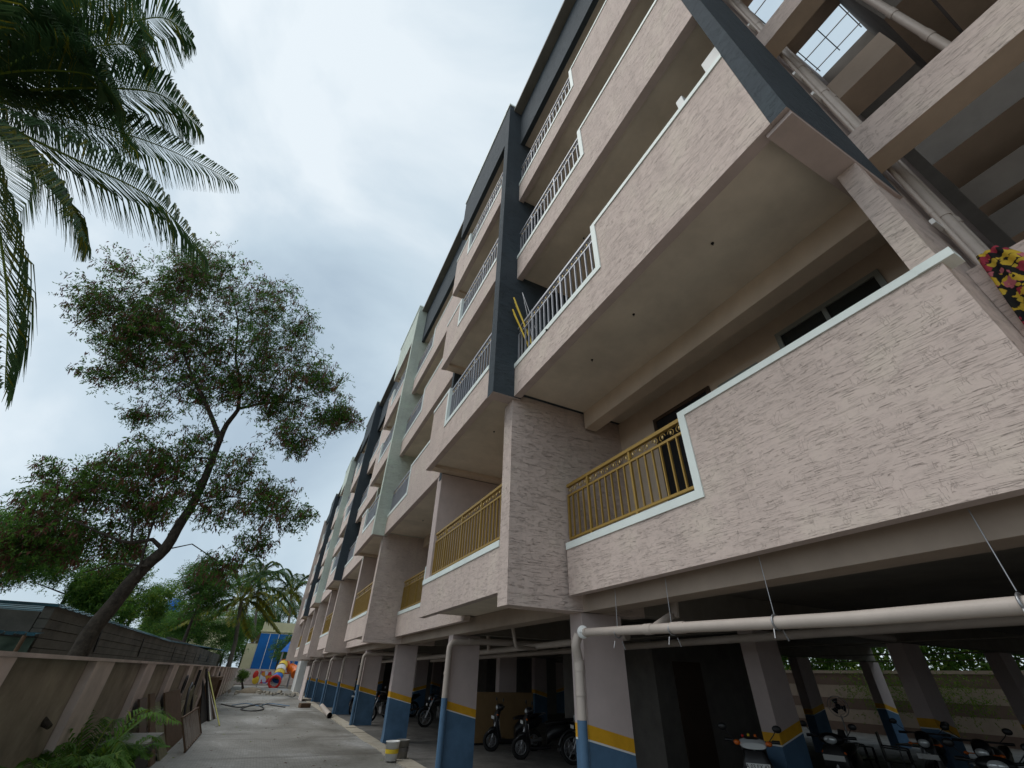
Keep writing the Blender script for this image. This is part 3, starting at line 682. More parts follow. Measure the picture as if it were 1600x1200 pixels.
def tree(name, label, trunk, trad, blobs, leaf=.22, per=9, mats=('leaf_a', 'leaf_b', 'pod'), mix=(.6, .4, 0), pods=0, seed=1, twig=True, group=None, clump=9, cr=.33, limbs=()):
    r = np.random.default_rng(seed); base = trunk[0]
    root = thing(name, label, 'tree', base, group)
    tb = MB(); pts = [Vector(p) for p in trunk]
    sm = []; 
    for i in range(len(pts)-1):
        for t in np.linspace(0, 1, 5)[:-1]: sm.append(pts[i].lerp(pts[i+1], t))
    sm.append(pts[-1]); k = len(sm)
    for i in range(1, k-1): sm[i] = sm[i]+Vector(r.normal(size=3)*.03*trad*8)
    for _ in range(2): sm = [sm[0]]+[(sm[i-1]+sm[i]*2+sm[i+1])/4 for i in range(1, k-1)]+[sm[-1]]
    tb.tube(sm, [trad*(1-.72*i/(k-1)) for i in range(k)], 10)
    Vs, Fs, Ms = [], [], []; off = 0; br = MB()
    for (ps, r0, r1) in limbs: br.tube(ps, [r0+(r1-r0)*i/(len(ps)-1) for i in range(len(ps))], 7)
    nodes = [(p, r0+(r1-r0)*i/(len(ps)-1)) for (ps, r0, r1) in limbs for i, p in enumerate(ps)]
    for (c, rad, n) in blobs:
        P, cc = blob(c, rad, n, r, clump, cr); C = Vector(c)
        # limb from the trunk
        j = min(range(k), key=lambda i: (sm[i]-C).length+ (2.0 if i < k*.3 else 0)+max(0, sm[i].z-C.z+.3)*1.2)
        a = sm[j]; mid = a.lerp(C, .5)+Vector(r.normal(size=3)*.12*(C-a).length)
        rr = trad*(1-.72*j/(k-1))*.5
        if nodes:
            a, rr = min(nodes+[(sm[q], trad*.4) for q in range(k//2, k)], key=lambda q: (q[0]-C).length); rr *= .6; mid = a.lerp(C, .5)+Vector(r.normal(size=3)*.1*(C-a).length)
        if (C-a).length > .4: br.tube([a, a.lerp(mid, .5), mid, mid.lerp(C, .6), C], [rr, rr*.75, rr*.6, rr*.4, rr*.3], 6)
        if twig:
            for q in cc:
                q = Vector(q); m_ = C.lerp(q, .5)+Vector(r.normal(size=3)*.08*(q-C).length); br.tube([C, m_, q], [rr*.3, rr*.2, rr*.08], 4)
                for _ in range(3):
                    e_ = q+Vector(r.normal(size=3)*np.array(rad)*.2); br.tube([q, e_], [rr*.1, rr*.04], 3, 0, False)
        V, F = sprigs(P, leaf, per, r); Vs.append(V); Fs.append(F+off); off += len(V)
        mi = np.repeat(r.choice(len(mix), len(P), p=np.array(mix)/sum(mix)), per); Ms.append(mi)
        if pods:
            m2 = int(n*pods); Q = P[r.integers(0, n, m2)]; pr = 5
            b0 = np.repeat(Q, pr, 0)+r.normal(size=(m2*pr, 3))*.05; u = norm(r.normal(size=(m2*pr, 3))*.35+np.array([0, 0, -1.]))*r.uniform(.10, .2, (m2*pr, 1))
            V, F = quads(b0, u, norm(np.cross(u, r.normal(size=u.shape)))*.016); Vs.append(V); Fs.append(F+off); off += len(V); Ms.append(np.full(len(F), len(mix)-1))
    tb.build('trunk', 'bark', root)
    if br.v: br.build('branches', 'bark', root)
    me = fastmesh('crown', np.concatenate(Vs), np.concatenate(Fs), np.concatenate(Ms), mats)
    link('crown', me, root); return root
def B(px, py, Y, rpx, n, ry=None):
    """blob centred at a photo position and depth, radius given in photo pixels"""
    c = at(px, py, Y=Y); k = (c-Vector((0, 0, CAMZ))).dot(FWD)/651.24; r = rpx*k
    return (tuple(c), (r, ry or r*1.1, r), n)
# main leaning tree between the wall and the shed
tr = [(-3.9, 13.9, 0), at(120, 1028, Y=14), at(165, 955, Y=14), at(222, 893, Y=14), at(262, 858, Y=14), at(292, 800, Y=14), at(325, 740, Y=14), at(352, 668, Y=14), at(372, 640, Y=14)]
bl = []
for (px, py, Y, rp, n) in [(170, 480, 14.3, 55, 620), (250, 450, 14, 60, 700), (330, 450, 13.4, 58, 560), (400, 480, 13.6, 58, 480), (460, 530, 13.4, 55, 430), (505, 590, 13.2, 52, 430), (530, 650, 13.2, 40, 320),
    (235, 520, 14.5, 60, 620), (300, 540, 14, 60, 620), (380, 560, 13.6, 60, 560), (440, 610, 13.5, 52, 480), (200, 560, 14.6, 42, 320), (350, 610, 14, 45, 300), (470, 680, 13.3, 40, 300), (270, 610, 14.4, 45, 250), (160, 585, 14.6, 26, 110), (218, 650, 14.4, 22, 90),
    (300, 715, 14.2, 52, 420), (230, 720, 14.4, 48, 380), (170, 745, 14.6, 50, 420), (110, 780, 14.8, 55, 480), (55, 810, 15, 55, 480), (210, 790, 14.4, 55, 450), (270, 780, 14.2, 42, 300), (140, 840, 14.8, 50, 380), (30, 855, 15, 50, 400),
    (370, 740, 13.8, 45, 330), (420, 780, 13.6, 42, 300), (460, 800, 13.5, 34, 220), (400, 850, 13.6, 30, 140), (345, 790, 14, 38, 200), (195, 855, 14.6, 30, 140), (345, 885, 13.7, 28, 130), (85, 735, 14.8, 22, 80), (320, 420, 13.6, 40, 160), (440, 455, 13.4, 28, 90)]:
    bl.append(B(px, py, Y, rp, n))
LB = []
for ps, a_, b_ in (([(345, 690), (332, 655), (318, 622), (300, 590), (285, 545), (270, 500)], .075, .02), ([(372, 640), (376, 600), (368, 560), (372, 500), (360, 450)], .06, .015), ([(375, 638), (410, 630), (460, 628), (505, 610)], .05, .015), ([(410, 630), (430, 590), (455, 560)], .035, .01),
      ([(258, 862), (238, 843), (205, 848), (190, 846), (150, 830), (110, 810)], .06, .015), ([(215, 900), (225, 860), (245, 800), (262, 750), (255, 720)], .035, .01), ([(300, 790), (360, 775), (420, 785)], .03, .01), ([(205, 848), (208, 815), (190, 780), (160, 760)], .03, .01), ([(230, 885), (180, 880), (130, 895)], .03, .01), ([(262, 858), (300, 850), (345, 880), (372, 895)], .018, .006), ([(285, 545), (240, 510), (200, 500)], .025, .008), ([(318, 622), (290, 600), (250, 590)], .02, .006), ([(300, 590), (330, 540), (340, 500)], .02, .006), ([(368, 560), (410, 520), (440, 500)], .02, .006)):
    LB.append(([at(*p, Y=14+.25*math.sin(p[0]*.05+i*.8)) for i, p in enumerate(ps)], a_, b_))
bl = [(c, rd, int(n*(1.0 if c[2] < 7.2 else 1.3))) for c, rd, n in bl]
tree('leaning_tree', 'tall feathery tree with brown seed pods rising from behind the boundary wall', tr, .20, bl, .26, 11, ('leaf_a', 'leaf_b', 'pod'), (.55, .45, .0), .42, 5, clump=13, cr=.62, limbs=LB)
# other trees
def simple_tree(lbl, px, py, Y, rp, n, seed, mats, mix, leaf=.3, nb=7, spread=.6, name='broadleaf_tree', grp=None, fl=.8):
    r = random.Random(seed); c0 = at(px, py, Y=Y); k = (c0-Vector((0, 0, CAMZ))).dot(FWD)/651.24; R = rp*k; bl = []
    for i in range(nb):
        a = r.uniform(0, 6.28); q = r.uniform(.2, spread); bl.append(((c0.x+math.cos(a)*q*R, c0.y+math.sin(a)*q*R*.8, c0.z+r.uniform(-.5, .55)*R*fl), (R*.55,)*3, n//nb))
    tk = [(c0.x+.3, c0.y, 0), (c0.x, c0.y, c0.z*.5), (c0.x, c0.y, c0.z)]
    return tree(name, lbl, tk, .03*R+.1, bl, leaf, 7, mats, mix, 0, seed, group=grp, clump=9, cr=.4)
simple_tree('round crowned dark tree behind the shed beside the leaning trunk', 318, 925, 44, 62, 5200, 21, ('leaf_a', 'leaf_b', 'pod'), (.3, .6, .1), .42, 10)
simple_tree('bright green bushy tree above the shed roof left of the leaning trunk', 120, 905, 24, 85, 6500, 22, ('leaf_a', 'leaf_b', 'leaf_y'), (.6, .25, .15), .30, 9, .9, fl=.35)
simple_tree('dense green tree at the left edge of the view above the lean-to', 5, 870, 21, 105, 6500, 23, ('leaf_a', 'leaf_b', 'leaf_y'), (.6, .35, .05), .28, 8)
simple_tree('pale green tree just right of the leaning trunk above the shed roof', 215, 945, 30, 55, 3800, 24, ('leaf_a', 'leaf_b', 'leaf_y'), (.6, .2, .2), .32, 7, .9, fl=.5)
simple_tree('dark low tree behind the shed in front of the nearer coconut palm', 300, 985, 60, 42, 3000, 25, ('leaf_a', 'leaf_b', 'leaf_y'), (.35, .6, .05), .5, 8, .9, fl=.5)
simple_tree('very dark tree under the nearer coconut palm at the far end', 372, 1000, 80, 42, 3200, 26, ('leaf_b', 'leaf_b', 'leaf_a'), (.6, .3, .1), .6, 9, .9, fl=.7)
simple_tree('green tree in the far background between round tree and palm', 250, 975, 70, 40, 2600, 27, ('leaf_a', 'leaf_b', 'leaf_y'), (.5, .4, .1), .6, 8, .9, fl=.5)
simple_tree('layered dark tree standing in front of the blue wall', 440, 1012, 72, 26, 1500, 28, ('leaf_b', 'leaf_a', 'leaf_y'), (.7, .28, .02), .45, 7, .9, fl=.9)
simple_tree('dark tree behind the yellow building', 440, 955, 100, 36, 2200, 30, ('leaf_b', 'leaf_b', 'leaf_a'), (.6, .3, .1), .7, 8, .9, fl=.6)
simple_tree('small green bush growing at the far end of the boundary wall', 382, 1055, 56, 11, 900, 29, ('leaf_a', 'leaf_y', 'leaf_b'), (.6, .2, .2), .25, 5, name='bush')
for i, (px, Y) in enumerate(((330, 105), (362, 110), (392, 104), (420, 112), (300, 98), (270, 90))):
    simple_tree(['tall dark tree in the far row, behind the small coconut palm', 'far row tree closing the view under the nearer coconut palm', 'far row tree just left of the yellow building', 'far row tree rising behind the yellow building roof', 'far row tree left of the round crowned tree stem', 'far row tree behind the blue water tank'][i], px, 985, Y, 40, 2600, 90+i, ('leaf_b', 'leaf_a', 'leaf_y'), (.5, .4, .1), .85, 8, .9, fl=.8, grp='far row of trees')

# hedge beyond the striped wall (one continuous mass)
r = np.random.default_rng(9); n = 26000; P = np.stack([r.uniform(26, 30, n), r.uniform(-12, 72, n), 1.0+r.uniform(0, 1, n)*5.2], 1)
V, F = sprigs(P, 1.0, 7, r); o = link('hedge', fastmesh('hedge', V, F, r.choice(3, len(F), p=[.55, .2, .25]), ['leaf_a', 'leaf_b', 'leaf_y'])); o['kind'] = 'stuff'; tag(o, 'green hedge growing beyond the striped wall', 'hedge')
for i, (px, py) in enumerate(((1372, 1072), (1488, 1082))):   # creepers hanging over the striped wall
    c = at(px, py, X=24.6); r = np.random.default_rng(40+i); P = np.array(c)+r.normal(size=(420, 3))*np.array([.12, .9, .42])
    V, F = sprigs(P, .28, 6, r, (0, 0, -1)); o = link('creeper', fastmesh('creeper', V, F, r.choice(2, len(F)), ['leaf_a', 'leaf_y'])); tag(o, ['green creeper spilling over the striped wall behind the pedestal fan', 'thin creeper hanging on the striped wall between dark right-hand columns'][i], 'creeper')

# ---------------------------------------------------------------- palms
def frond(P, leaflen, n, r, yellow=.1, droop=.5, w=.028, halfang=.9):
    """P: list of control points; returns V,F,M arrays for leaflets and rachis tube pts"""
    P = [np.array(p, float) for p in P]; m_ = 24
    # Catmull-Rom
    Q = [2*P[0]-P[1]]+P+[2*P[-1]-P[-2]]; C = []
    for i in range(1, len(Q)-2):
        for t in np.linspace(0, 1, m_//(len(P)-1)+1)[:-1]:
            C.append(.5*((2*Q[i])+(-Q[i-1]+Q[i+1])*t+(2*Q[i-1]-5*Q[i]+4*Q[i+1]-Q[i+2])*t*t+(-Q[i-1]+3*Q[i]-3*Q[i+1]+Q[i+2])*t**3))
    C.append(P[-1]); C = np.array(C); k = len(C)
    T = np.linspace(.10, 1, n)*(k-1); i0 = np.clip(T.astype(int), 0, k-2); f = (T-i0)[:, None]
    base = C[i0]*(1-f)+C[i0+1]*f; tan = norm(C[i0+1]-C[i0]); up = np.array([0, 0, 1.])
    side = norm(np.cross(tan, up)); s = T/(k-1)
    L = leaflen*np.clip(np.sin(np.pi*(.12+.80*s)), .25, 1)
    Vs, Fs, Ms = [], [], []; off = 0
    for sg in (-1, 1):
        jit = r.normal(size=(n, 3))*.055
        d1 = norm(side*sg*halfang+tan*.55+up*.12+jit); d2 = norm(d1*(1-droop)+tan*.15-up*droop*1.3+jit*.5)
        wv = norm(np.cross(d1, up))*w
        a = base; b = a+d1*L[:, None]*.45; c = b+d2*L[:, None]*.55
        V = np.stack([a-wv*.4, a+wv*.4, b+wv, b-wv, c+wv*.12, c-wv*.12], 1).reshape(-1, 3)
        F = np.concatenate([np.array([[0, 1, 2, 3], [3, 2, 4, 5]])+6*j for j in range(n)]); Vs.append(V); Fs.append(F+off); off += len(V)
        Ms.append(np.repeat((r.uniform(size=n) < yellow).astype(int), 2))
    return np.concatenate(Vs), np.concatenate(Fs), np.concatenate(Ms), C
def add_frond(root, P, leaflen, n, r, yellow, droop, w, rr=.03, mats=('palm_g', 'palm_y')):
    V, F, Mi, C = frond(P, leaflen, n, r, yellow, droop, w)
    me = fastmesh('frond', V, F, Mi, list(mats)); fo = link('frond', me, root)
    mb = MB(); kk = len(C); mb.tube([tuple(c) for c in C], [rr*(1-.85*i/(kk-1)) for i in range(kk)], 5); mb.build('rachis', 'palm_y' if yellow > .5 else 'leaf_y', fo); return fo
NP = thing('coconut_palm', 'near coconut palm leaning in from the top left corner with drooping fronds', 'palm tree', (-8.2, 6.6, 0), 'coconut palms')
def pp(px, py, Y): return tuple(at(px, py, Y=Y))
hub = (-70, 150, 6.6)
r = np.random.default_rng(3)
mb = MB(); h = at(*hub[:2], Y=6.6); mb.tube([(-8.2, 6.6, 0), (-8.0, 6.6, 4), (h.x-.2, 6.6, h.z-.8), (h.x, 6.6, h.z)], [.2, .16, .14, .12], 12); mb.build('trunk', 'palmbark', NP)
FR = [([hub, (60, 75, 6.3), (180, 42, 6.1), (255, 28, 6.0), (300, 62, 6.0)], .1), ([hub, (60, 140, 6.4), (180, 138, 6.2), (255, 150, 6.1), (312, 200, 6.1)], .06),
      ([hub, (50, 168, 6.8), (150, 196, 6.9), (250, 228, 7.0), (365, 282, 7.1)], .05), ([hub, (40, 212, 6.5), (130, 255, 6.3), (240, 312, 6.2), (322, 402, 6.2)], .05),
      ([hub, (0, 205, 6.2), (55, 262, 6.0), (100, 310, 5.9), (132, 375, 5.9)], .3), ([hub, (-30, 230, 6.4), (-5, 340, 6.2), (12, 470, 6.1), (8, 605, 6.1)], .2),
      ([hub, (0, 90, 6.3), (70, 40, 6.1), (120, -30, 6.0)], .05), ([hub, (20, 110, 6.4), (110, 80, 6.2), (200, 70, 6.1), (235, 100, 6.1)], .05), ([hub, (0, 60, 6.5), (60, -10, 6.5), (130, -50, 6.6)], .05),
      ([hub, (40, 60, 6.3), (130, 10, 6.2), (220, -15, 6.2)], .1), ([hub, (-20, 120, 6.3), (60, 110, 6.1), (150, 120, 6.0), (190, 165, 6.0)], .05),
      ([hub, (-10, 150, 7.0), (70, 150, 7.4), (170, 175, 7.6), (215, 235, 7.7)], .1), ([hub, (30, 30, 6.8), (120, -10, 7), (200, 10, 7.1), (240, 60, 7.1)], .05),
      ([hub, (0, 110, 6.2), (75, 75, 6.1), (130, 85, 6.0), (160, 140, 6.0)], .0), ([hub, (-10, 80, 6.2), (50, 50, 6.1), (90, 60, 6.0), (130, 110, 6.0)], .0), ([hub, (-10, 60, 6.6), (40, 20, 6.7), (90, 20, 6.8), (140, 60, 6.8)], .0)]
H0 = np.array(pp(*hub))
for az, up in ((2.6, .5), (3.4, .1), (4.2, .3), (5.0, -.1), (1.9, .1), (3.0, -.4)):
    d = np.array([math.cos(az), math.sin(az), 0]); FR.append(([H0, H0+d*1.4+np.array([0, 0, .7+up]), H0+d*3+np.array([0, 0, .8+up]), H0+d*4.2+np.array([0, 0, -.3+up])], .1))
for pts, yl in FR: add_frond(NP, [pp(*p) if isinstance(p, tuple) else p for p in pts], 1.2, 140, r, yl, .52, .0125, .03)
PALMN = 0
def palm(lbl, px, py, Y, base_px, L, nf, seed, yellow):
    c = at(px, py, Y=Y); r = np.random.default_rng(seed); b = (at(*base_px, Y=Y).x, Y, 0)
    root = thing('coconut_palm', lbl, 'palm tree', b, 'coconut palms')
    mb = MB(); mb.tube([b, (b[0]*.5+c.x*.5+.3, Y, c.z*.5), (c.x, Y, c.z)], [.28, .2, .17], 8); mb.build('trunk', 'palmbark', root)
    for i in range(nf):
        az = 6.283*i/nf+r.normal()*.2; el = [.95, .45, -.05, -.6][i % 4]+r.normal()*.12; d = np.array([math.cos(az), math.sin(az), 0]); l = L*r.uniform(.85, 1.1)
        P0 = np.array(c); P1 = P0+d*l*.35*math.cos(el)+np.array([0, 0, l*.35*math.sin(el)+.15*l]); P2 = P1+d*l*.35*math.cos(el*.5)+np.array([0, 0, l*.3*math.sin(el-.4)]); P3 = P2+d*l*.28+np.array([0, 0, -l*.22])
        add_frond(root, [P0, P1, P2, P3], L*.235, 50, r, min(1, yellow+.15) if el < .1 else .15, .40, .11, .06)
palm('coconut palm with yellowing lower fronds standing left of the blue wall', 377, 938, 62, (368, 1015), 6.0, 20, 50, .6)
palm('coconut palm standing behind the yellow building close to the apartment block', 455, 928, 88, (455, 1000), 6.0, 18, 51, .45)
palm('small distant coconut palm behind the yellow fronded palm', 405, 905, 95, (405, 1000), 4.8, 14, 52, .1)
# ---------------------------------------------------------------- far buildings
M['cream'] = painted('cream_wall_paint', (.60, .56, .36), .8, .08, 1)
M['bluewall'] = painted('bright_blue_wall_paint', (.008, .13, .42), .6, .12, .6)
YB = thing('yellow_building', 'cream building with bright blue side wall at the far end of the drive', 'building', (1, 76, 0))
w = MB(); w.box(-1.0, 14, 76, 90, 1.7, 7.2); w.build('wall', 'cream', YB)
w = MB(); w.box(-1.15, 14.2, 75.85, 76.0-.002, 6.0, 6.14); w.build('ledge', 'cream', YB)
w = MB(); w.box(-2.3, -1.002, 76, 84, 1.7, 4.55); w.build('annex', 'cream', YB)
w = MB(); w.box(-1.0, 14, 75.9, 75.998, 1.72, 5.8); w.build('blue_panel', 'bluewall', YB)
for x in (.15, 1.3, 2.6, 4.0):
    w = MB(); w.box(x, x+.07, 75.86, 75.898, 1.72, 5.8); w.build('seam', 'white', YB)
w = MB()
for i in range(9): w.box(-2.0+i*.11, -.95, 76.3, 77, 4.55+i*.16, 4.63+i*.16)
w.build('stair', 'rust', YB)
w = MB(); w.box(-3.0, 14, 75.7, 75.85, 0, 1.7); w.build('base_wall', 'wallpink', YB)
FB = thing('distant_house', 'distant pale house with blue water tank seen through the trees', 'house', (-22, 95, 0))
c = at(285, 962, Y=95); w = MB(); w.box(c.x-5, c.x+7, 95, 103, 0, c.z); w.build('wall', 'cream', FB); w = MB(); w.box(c.x-5.2, c.x+7.2, 94.8, 103.2, c.z+.002, c.z+.35); w.build('roof', 'white', FB)
tk = at(266, 950, Y=94); w = MB(); w.lathe((tk.x, 96, c.z+.36), [(0, 0), (1.1, 0), (1.1, 1.6), (.5, 2.1), (0, 2.1)], 14); w.build('water_tank', 'cobalt', FB)
# ---------------------------------------------------------------- playground
PG = thing('playground_slide', 'playset tower with blue pointed roof and multicoloured spiral tube slide', 'slide', (3.9, 67, 0))
c = at(458, 1000, Y=67); cx = c.x
w = MB()
for sx in (-.75, .75):
    for sy in (-.75, .75): w.tube([(cx+sx, 67+sy, 0), (cx+sx, 67+sy, 3.55)], .07, 8)
w.build('posts', 'grey_rail', PG)
w = MB(); z = 3.5; zt = 4.95; w.add([(cx-1.05, 66, z), (cx+1.05, 66, z), (cx+1.05, 68.1, z), (cx-1.05, 68.1, z), (cx, 67, zt)], [(0, 1, 4), (1, 2, 4), (2, 3, 4), (3, 0, 4), (3, 2, 1, 0)]); w.build('roof', 'cobalt', PG)
w = MB(); w.ell((cx, 67, zt+.12), .1, .1, .22, 8, 5); w.build('finial', 'red', PG)
w = MB(); w.box(cx-.8, cx+.8, 66.2, 67.8, 1.3, 1.42); w.build('platform', 'orange', PG)
pts = [(cx-.1, 66.4, 2.3), (cx-.35, 65.9, 2.2), (cx-.5, 65.4, 1.9), (cx-.55, 65.0, 1.5), (cx-.6, 64.7, 1.15), (cx-.7, 64.4, .85), (cx-.8, 64.1, .62), (cx-.85, 63.8, .55)]
cols = ['orange', 'yellow', 'white', 'yellow', 'cobalt', 'white', 'red']
for i in range(7):
    w = MB(); w.tube([pts[i], pts[i+1]], .52, 16, 0, False); w.torus(pts[i+1], Vector(pts[i+1])-Vector(pts[i]), .53, .04, 18, 5); w.build('tube_section', cols[i], PG)
w = MB(); w.torus(pts[-1], (-.1, -.6, -.1), .56, .13, 24, 8); w.build('mouth_ring', 'red', PG)
w = MB(); w.tube([(cx+.5, 66.2, 1.9), (cx+1.1, 65.6, 1.7), (cx+1.2, 64.9, 1.3)], .5, 14); w.build('side_tube', 'orange', PG)
w = MB(); w.beam((cx-1.5, 65.9, .2), (cx-.8, 66.4, 1.4), .5, .05); w.build('steps', 'dark_rail', PG)
bm_, bt, bb = base_mat('printed_play_banner', (.6, .6, .7), .6)
vo = bt.nodes.new('ShaderNodeTexVoronoi'); vo.inputs['Scale'].default_value = 2.6; tcn = bt.nodes.new('ShaderNodeTexCoord'); bt.links.new(tcn.outputs['Object'], vo.inputs[0])
sx_ = bt.nodes.new('ShaderNodeSeparateColor'); bt.links.new(vo.outputs['Color'], sx_.inputs[0])
bt.links.new(ramp(bt, sx_.outputs[0], [(0, (.75, .8, .9)), (.35, (.65, .7, .9)), (.5, (.10, .15, .6)), (.65, (.6, .05, .08)), (.8, (.8, .75, .8)), (.92, (.75, .35, .05))]), bb.inputs['Base Color']); bt.nodes['Color Ramp'].color_ramp.interpolation = 'CONSTANT'
M['banner'] = bm_
a = at(402, 1071, Y=66); b_ = at(431, 1071, Y=66)
BN = thing('playground_banner', 'low colourful printed board standing left of the tube slide', 'board', ((a.x+b_.x)/2, 66, 0))
w = MB(); w.box(a.x, b_.x, 66, 66.05, .35, 1.5); w.build('panel', 'banner', BN); w = MB(); w.tube([(a.x-.05, 66.1, 0), (a.x-.05, 66.1, 1.6)], .04, 6); w.tube([(b_.x+.05, 66.1, 0), (b_.x+.05, 66.1, 1.6)], .04, 6); w.build('posts', 'steel', BN)
w = MB(); w.ell((a.x-.5, 66, 1.15), .28, .1, .42, 12, 8, 0); w.ell((a.x-.35, 66, .65), .35, .1, .4, 12, 8, 1)
tag(w.build('cutout_board', ['red', 'yellow']), 'small red and yellow plain cutout beside the colourful board', 'cutout')

# ---------------------------------------------------------------- two wheelers
def wheel(root, x, z, R, tw, disc=False, n=9):
    t = MB(); t.torus((x, 0, z), (0, 1, 0), R-tw*.5, tw*.5, 30, 8, 0); wo = t.build('wheel', 'rubber', root, True)
    r_ = MB(); r_.torus((x, 0, z), (0, 1, 0), R-tw*1.12, .014, 28, 6)
    for i in range(n):
        a = 6.283*i/n; r_.tube([(x, 0, z), (x+math.cos(a)*(R-tw*1.1), 0, z+math.sin(a)*(R-tw*1.1))], .011, 5)
    r_.tube([(x, -.05, z), (x, .05, z)], .035, 10)
    if disc: r_.torus((x, .045, z), (0, 1, 0), .09, .03, 20, 4, 0, .08)
    r_.build('rim', 'steel', wo, True)
def ring(cx, cz, hw, hz, n=12, y0=0, p=2.5, x=None):
    out = []
    for i in range(n):
        a = 6.283*i/n; c_, s_ = math.cos(a), math.sin(a)
        out.append((cx, y0+hw*math.copysign(abs(c_)**(2/p), c_), cz+hz*math.copysign(abs(s_)**(2/p), s_)))
    return out
def mirrors(root, x, z, w=.30):
    for s_ in (-1, 1):
        mb = MB(); mb.tube([(x, s_*.22, z), (x-.02, s_*w, z+.08), (x-.02, s_*(w+.03), z+.12)], .006, 5); mb.ell((x-.03, s_*(w+.06), z+.15), .018, .065, .045, 10, 6)
        mb.build('mirror', 'black', root, True)
def plate(root, x, y, z, txt=None, tilt=0):
    p = MB(); p.box(x-.005, x, y-.15, y+.15, z-.035, z+.035); po = p.build('number_plate', 'white', root, True)
    if txt:
        cu = bpy.data.curves.new('plate_text', 'FONT'); cu.body = txt; cu.size = .062; cu.align_x = 'CENTER'; cu.align_y = 'CENTER'; cu.extrude = .0012; cu.materials.append(M['black'])
        dg = bpy.context.evaluated_depsgraph_get(); tmp = bpy.data.objects.new('tmp', cu); COL.objects.link(tmp); bpy.context.view_layer.update()
        me = bpy.data.meshes.new_from_object(tmp.evaluated_get(bpy.context.evaluated_depsgraph_get())); bpy.data.objects.remove(tmp)
        # face -x : text x -> -y... text plane XY -> (y,z)
        R_ = Matrix(((0, 0, -1, 0), (-1, 0, 0, 0), (0, 1, 0, 0), (0, 0, 0, 1)))
        me.transform(R_); me.transform(Matrix.Translation((x-.0065, y, z)))
        me.materials.clear(); me.materials.append(M['black']); o = link('plate_text', me, po, True)
# vehicles face -x (front wheel at negative x), upright
def scooter(label, loc, rz, paint='black', txt=None, grp='parked scooters'):
    root = thing('scooter', label, 'scooter', loc, grp, rz)
    wheel(root, -.62, .24, .24, .095, True); wheel(root, .62, .24, .24, .10)
    b = MB(); b.loft([ring(-.74, .40, .05, .03), ring(-.66, .48, .09, .05), ring(-.55, .50, .10, .05), ring(-.42, .42, .07, .05)]); b.build('mudguard', paint, root, True)
    b = MB()   # front apron: vertical shield
    secs = []
    for (x, z, hw, dx) in ((-.36, .26, .13, .05), (-.42, .42, .17, .05), (-.47, .60, .19, .06), (-.47, .78, .18, .07), (-.42, .90, .13, .06)):
        secs.append([(x+dx*math.sin(a) - .05*math.cos(a)**2, hw*math.cos(a), z) for a in [6.283*i/12 for i in range(12)]])
    b.loft(secs); b.build('front_apron', paint, root, True)
    b = MB(); b.loft([ring(-.38, .25, .13, .04), ring(-.1, .24, .15, .035), ring(.15, .26, .14, .04)]); b.build('floorboard', 'black', root, True)
    b = MB(); b.loft([ring(.05, .42, .10, .14), ring(.2, .55, .14, .16), ring(.45, .60, .165, .16), ring(.70, .64, .14, .12), ring(.86, .70, .07, .05)]); b.build('rear_body', paint, root, True)
    b = MB(); b.loft([ring(.02, .72, .09, .03), ring(.15, .745, .13, .045), ring(.45, .765, .14, .05), ring(.75, .81, .11, .04), ring(.85, .83, .06, .02)]); b.build('seat', 'black', root, True)
    b = MB(); b.ell((-.40, 0, .97), .11, .19, .085, 16, 10); b.tube([(-.38, -.33, 1.0), (-.40, -.15, .99), (-.40, .15, .99), (-.38, .33, 1.0)], .016, 8); b.tube([(-.38, -.36, 1.0), (-.38, -.26, 1.0)], .022, 8); b.tube([(-.38, .36, 1.0), (-.38, .26, 1.0)], .022, 8); b.build('handlebar', 'black', root, True)
    b = MB(); b.ell((-.485, 0, .965), .035, .10, .055, 16, 8); b.build('headlamp', 'lamp_glass', root, True)
    for s_ in (-1, 1):
        b = MB(); b.ell((-.50, s_*.14, .80), .03, .04, .03, 10, 6); b.build('indicator', 'orange', root, True)
    b = MB(); b.tube([(-.47, .185, .72), (-.44, .20, .5), (-.38, .16, .3), (-.2, .16, .27)], .007, 6); b.tube([(-.47, -.185, .72), (-.44, -.20, .5), (-.38, -.16, .3)], .007, 6); b.build('chrome_trim', 'chrome', root, True)
    b = MB(); b.tube([(-.44, 0, .9), (-.60, .0, .3)], .03, 8); b.tube([(-.58, .07, .5), (-.62, .07, .24)], .018, 6); b.build('fork', 'steel', root, True)
    b = MB(); b.tube([(.3, -.16, .22), (.8, -.18, .28)], [.03, .05], 8); b.build('exhaust', 'steel', root, True)
    b = MB(); b.tube([(.75, -.12, .80), (.95, -.11, .85), (.95, .11, .85), (.75, .12, .80)], .012, 6); b.build('grab_rail', 'steel', root, True)
    mirrors(root, -.38, 1.0); plate(root, -.60, 0, .745, txt); return root
